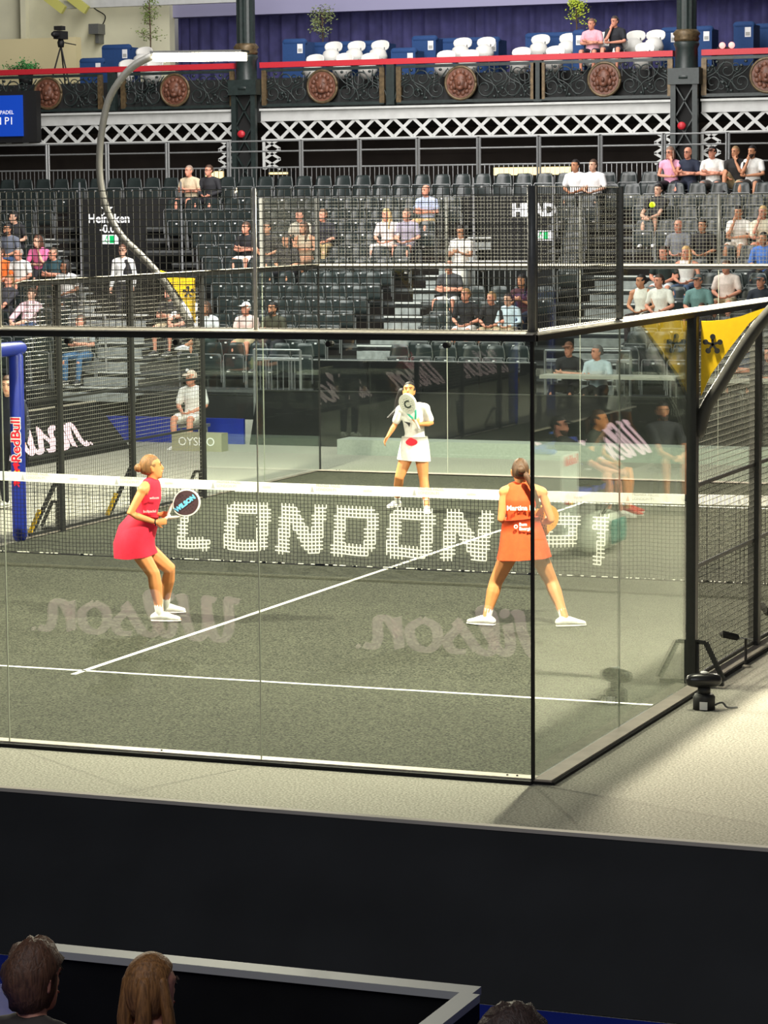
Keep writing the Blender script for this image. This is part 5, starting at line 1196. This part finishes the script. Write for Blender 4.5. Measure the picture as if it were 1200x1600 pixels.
for px, py, lab, sh, hd, ps in ((926, 38, 'man in a pink polo with a lanyard sitting on the balcony', (236, 176, 190), ('short', (130, 96, 78)), 'crossed'), (962, 34, 'man in a black polo with a hand to his face on the balcony', (38, 40, 46), ('short', (70, 60, 54)), 'chinL')):
    x, z = on_bal(px, py, 44.75); sitter((x, 44.75, z-.755), 0, lab, ps, 'rosy', hd, (sh, .65), ('shorts', (40, 44, 60)), face=(-.4, -1, -.08)); o = thing('tub_chair', 'white tub chair under the '+lab.split(' with')[0], 'chair', (x, 44.80, z-.755-.49), local=True)
    link('shell_back', TB, o); link('seat', TS, o)
    for l in TL: link(l.name.split('.')[0], l, o)
def plant(px0, px1, py0, py1, y, rgb, label, seed):
    rnd = random.Random(seed); x0, x1 = xpx(px0, y, 7.5), xpx(px1, y, 7.5); xc = (x0+x1)/2; zt_, zb_ = zpy(py0, xc, y), zpy(py1, xc, y); base = zr_
    t = thing('potted_tree', label, 'plant', (xc, y, base)); MB().lathe([(.16, base), (.2, base+.32), (.18, base+.32), (.15, base+.28)], (xc, y, 0), 16).build('pot', 'black_print', t, True)
    st = MB(); st.tube([(xc, y, base+.28), (xc+.02, y, zb_+.1), (xc, y, zt_-.15)], .018, 6); lf = MB()
    for k in range(26):
        u = rnd.random(); z = zb_+.08+(zt_-zb_-.1)*u; r = (x1-x0)/2*(1-.65*u)*rnd.uniform(.5, 1); a = rnd.uniform(0, 2*pi); e = V((xc+r*cos(a), y+r*.8*sin(a), z+rnd.uniform(.02, .15))); st.tube([(xc, y, z-.05), e], .006, 4)
        for q in range(16):
            p = V((xc, y, z)).lerp(e, rnd.uniform(.35, 1.1))+V((rnd.gauss(0, .05), rnd.gauss(0, .05), rnd.gauss(0, .05))); d = V((rnd.gauss(0,1), rnd.gauss(0,1), rnd.gauss(0,.6))).normalized(); s = d.orthogonal().normalized()*.018; l = rnd.uniform(.05, .085)
            lf.add([p, p+d*l*.5+s, p+d*l, p+d*l*.5-s], [(0, 1, 2, 3)])
    st.build('branches', dye((84, 66, 48)), t); tag(lf.build('foliage', dye(rgb), t), kind='stuff')
plant(212, 258, -4, 66, 46.8, (122, 142, 74), 'slim leafy tree by the cream wall on the balcony', 1); plant(468, 540, 12, 62, 46.9, (128, 140, 92), 'bushy tree behind the chairs right of the left column', 2); plant(872, 928, -6, 48, 46.9, (196, 214, 70), 'bright yellow-green tree behind the two men', 4)
plant(0, 80, 104, 118, 45.4, (60, 140, 70), 'low green foliage beside the tripod camera', 6)
# television camera on a tripod
x, z = on_bal(96, 60, 44.9); t = thing('television_camera', 'black television camera on a tripod at the left of the balcony', 'camera', (x, 44.9, zr_))
for a in (-1, 0, 1): MB().tube([(x, 44.9, z-.18), (x+a*.26, 44.9+(.18 if a == 0 else -.1), zr_)], .02, 6).build('tripod_leg', 'black_print', t)
MB().lathe([(.07, z-.22), (.09, z-.1), (.06, z-.02)], (x, 44.9, 0), 12).build('fluid_head', 'black_print', t, True); box('camera_body', x-.10, x+.10, 44.7, 45.1, z-.02, z+.18, 'black_print', t); box('viewfinder', x-.11, x+.11, 44.75, 44.95, z+.20, z+.30, 'black_print', t)
MB().loft([(x+.02, 44.72, z+.08), (x+.02, 44.5, z+.08)], [.06, .07], 14).build('lens', 'black_print', t, True); MB().tube([(x+.05, 44.95, z-.1), (x+.32, 45.1, z-.16)], .014, 6).build('pan_bar', 'black_print', t)
# wall speaker and cable, blue scoreboard, small floodlight in the stand, stage lamps
x, z = on_bal(150, 46, 48.2); t = thing('wall_floodlight', 'grey lamp housing with cables on the cream wall', 'lamp', (x, 48.3, z)); box('housing', x-.14, x+.14, 48.1, 48.5, z-.12, z+.14, 'steel_grey', t); box('mount', x-.05, x+.05, 48.3, 48.62, z-.35, z-.1, 'steel_grey', t); MB().tube(spline([(x+.1, 48.4, z+.1), (x+.2, 48.4, z+.35), (x-.1, 48.4, z+.55), (x-.3, 48.4, z+.75)], 5), .015, 5).build('cable', 'rubber', t)
x1 = xpx(36, 42.6, 6); zt_, zb_ = at(20, 149, 'y', 42.6).z, at(20, 213, 'y', 42.6).z; t = thing('video_screen', 'blue video screen with white PADEL and P1 lettering at the left edge', 'screen', (x1-1, 42.6, zb_))
box('screen_panel', x1-2.6, x1, 42.55, 42.62, zb_, zt_, mat('screen_blue', c255(18, 64, 170), .4, emit=.55), t); box('housing', x1-2.7, x1+.36, 42.63, 42.85, zb_-.15, zt_+.1, 'black_print', t)
letters('screen_text', 'PREMIER PADEL', .13, (x1-.22, 42.54, (zt_+zb_)/2+.08), (1,0,0), (0,0,1), 'sign_white', t, align='RIGHT'); letters('screen_text', 'LONDON P1', .26, (x1-.22, 42.54, (zt_+zb_)/2-.13), (1,0,0), (0,0,1), 'sign_white', t, align='RIGHT')
x = xpx(370, YT+.45, 4.2); z = zpy(298, x, YT+.45); t = thing('small_floodlight', 'small glowing floodlight at the end of the top row', 'floodlight', (x, YT+.45, ROWZ[0])); box('stem', x-.02, x+.02, YT+.44, YT+.48, ROWZ[0], z-.07, 'galv', t); box('housing', x-.2, x+.2, YT+.42, YT+.55, z-.08, z+.08, 'steel_dark', t); box('lamp_panel', x-.17, x+.17, YT+.405, YT+.42, z-.06, z+.06, mat('small_glow', (1,.85,.6), emit=9, ecol=(1, .8, .5)), t)
mat('stage_red', (1, .35, .3), emit=1.6, ecol=(1, .38, .34))
x, z = on_bal(1136, 71, 45.2); t = thing('stage_lamp', 'pair of glowing red stage lamps beside the right column', 'lamp', (x, 45.2, zr_)); box('bracket', x-.25, x+.25, 45.25, 45.35, zr_, z-.03, 'black_print', t)
for s in (-.1, .12): MB().ball((x+s, 45.15, z), .075, 12, 8).build('lamp_lens', 'stage_red', t, True)
# ================================================================== FOREGROUND SPECTATORS AND WALL
xa, xb = at(75, 1482, 'y', -8).x, at(745, 1548, 'y', -8).x
t = thing('front_row_wall', 'black front row wall with pale grey edge trim at the bottom', 'barrier', ((xa+xb)/2, -8, 0))
box('panel', xa, xb, -8.03, -7.97, 0, .955, 'board_black', t); box('trim', xa, xb, -8.05, -7.95, .955, .985, mat('trim_grey', (.42, .42, .40), .5), t)
MB().hexa([(xb-.03, -8.9, 0), (xb+.02, -8.9, 0), (xb+.02, -8.03, 0), (xb-.03, -8.03, 0), (xb-.03, -8.9, .955), (xb+.02, -8.9, .955), (xb+.02, -8.03, .955), (xb-.03, -8.03, .955)]).build('return_panel', 'board_black', t)
box('return_trim', xb-.05, xb+.03, -8.9, -8.05, .955, .985, 'trim_grey', t)
for px, py, hd, lab, sh, kk, ff in ((36, 1540, ('curly', (92, 62, 44)), 'spectator with curly brown hair seen from behind at the bottom left', (60, 54, 50), 1.0, False), (220, 1556, ('long', (140, 96, 52)), 'spectator with long golden-brown hair seen from behind before the wall', (70, 64, 60), .98, True), (786, 1668, ('curly', (62, 46, 40)), 'spectator with dark curly hair at the bottom edge', (50, 48, 50), 1.25, False)):
    y = -9.0; x = xpx(px, y, 1.2); z = zpy(py, x, y)
    sitter((x, y, z-.755*kk), pi, lab, 'lap', 'rosy', hd, (sh, .7), dk, face=(-.3, -1, 0), k=kk, vox=.012, female=ff)
    o = thing('stadium_seat', 'dark seat under the '+lab.split(' seen')[0].split(' at the')[0], 'seat', (x, y, max(0, z-.755*kk-.455)), local=True); o.rotation_euler = (0, 0, pi)
    for nm, me in (('backrest', SB), ('seat_pan', SD), ('frame', SF)): link(nm, me, o)
for o in bpy.data.objects:
    if '_base' in o: del o['_base']
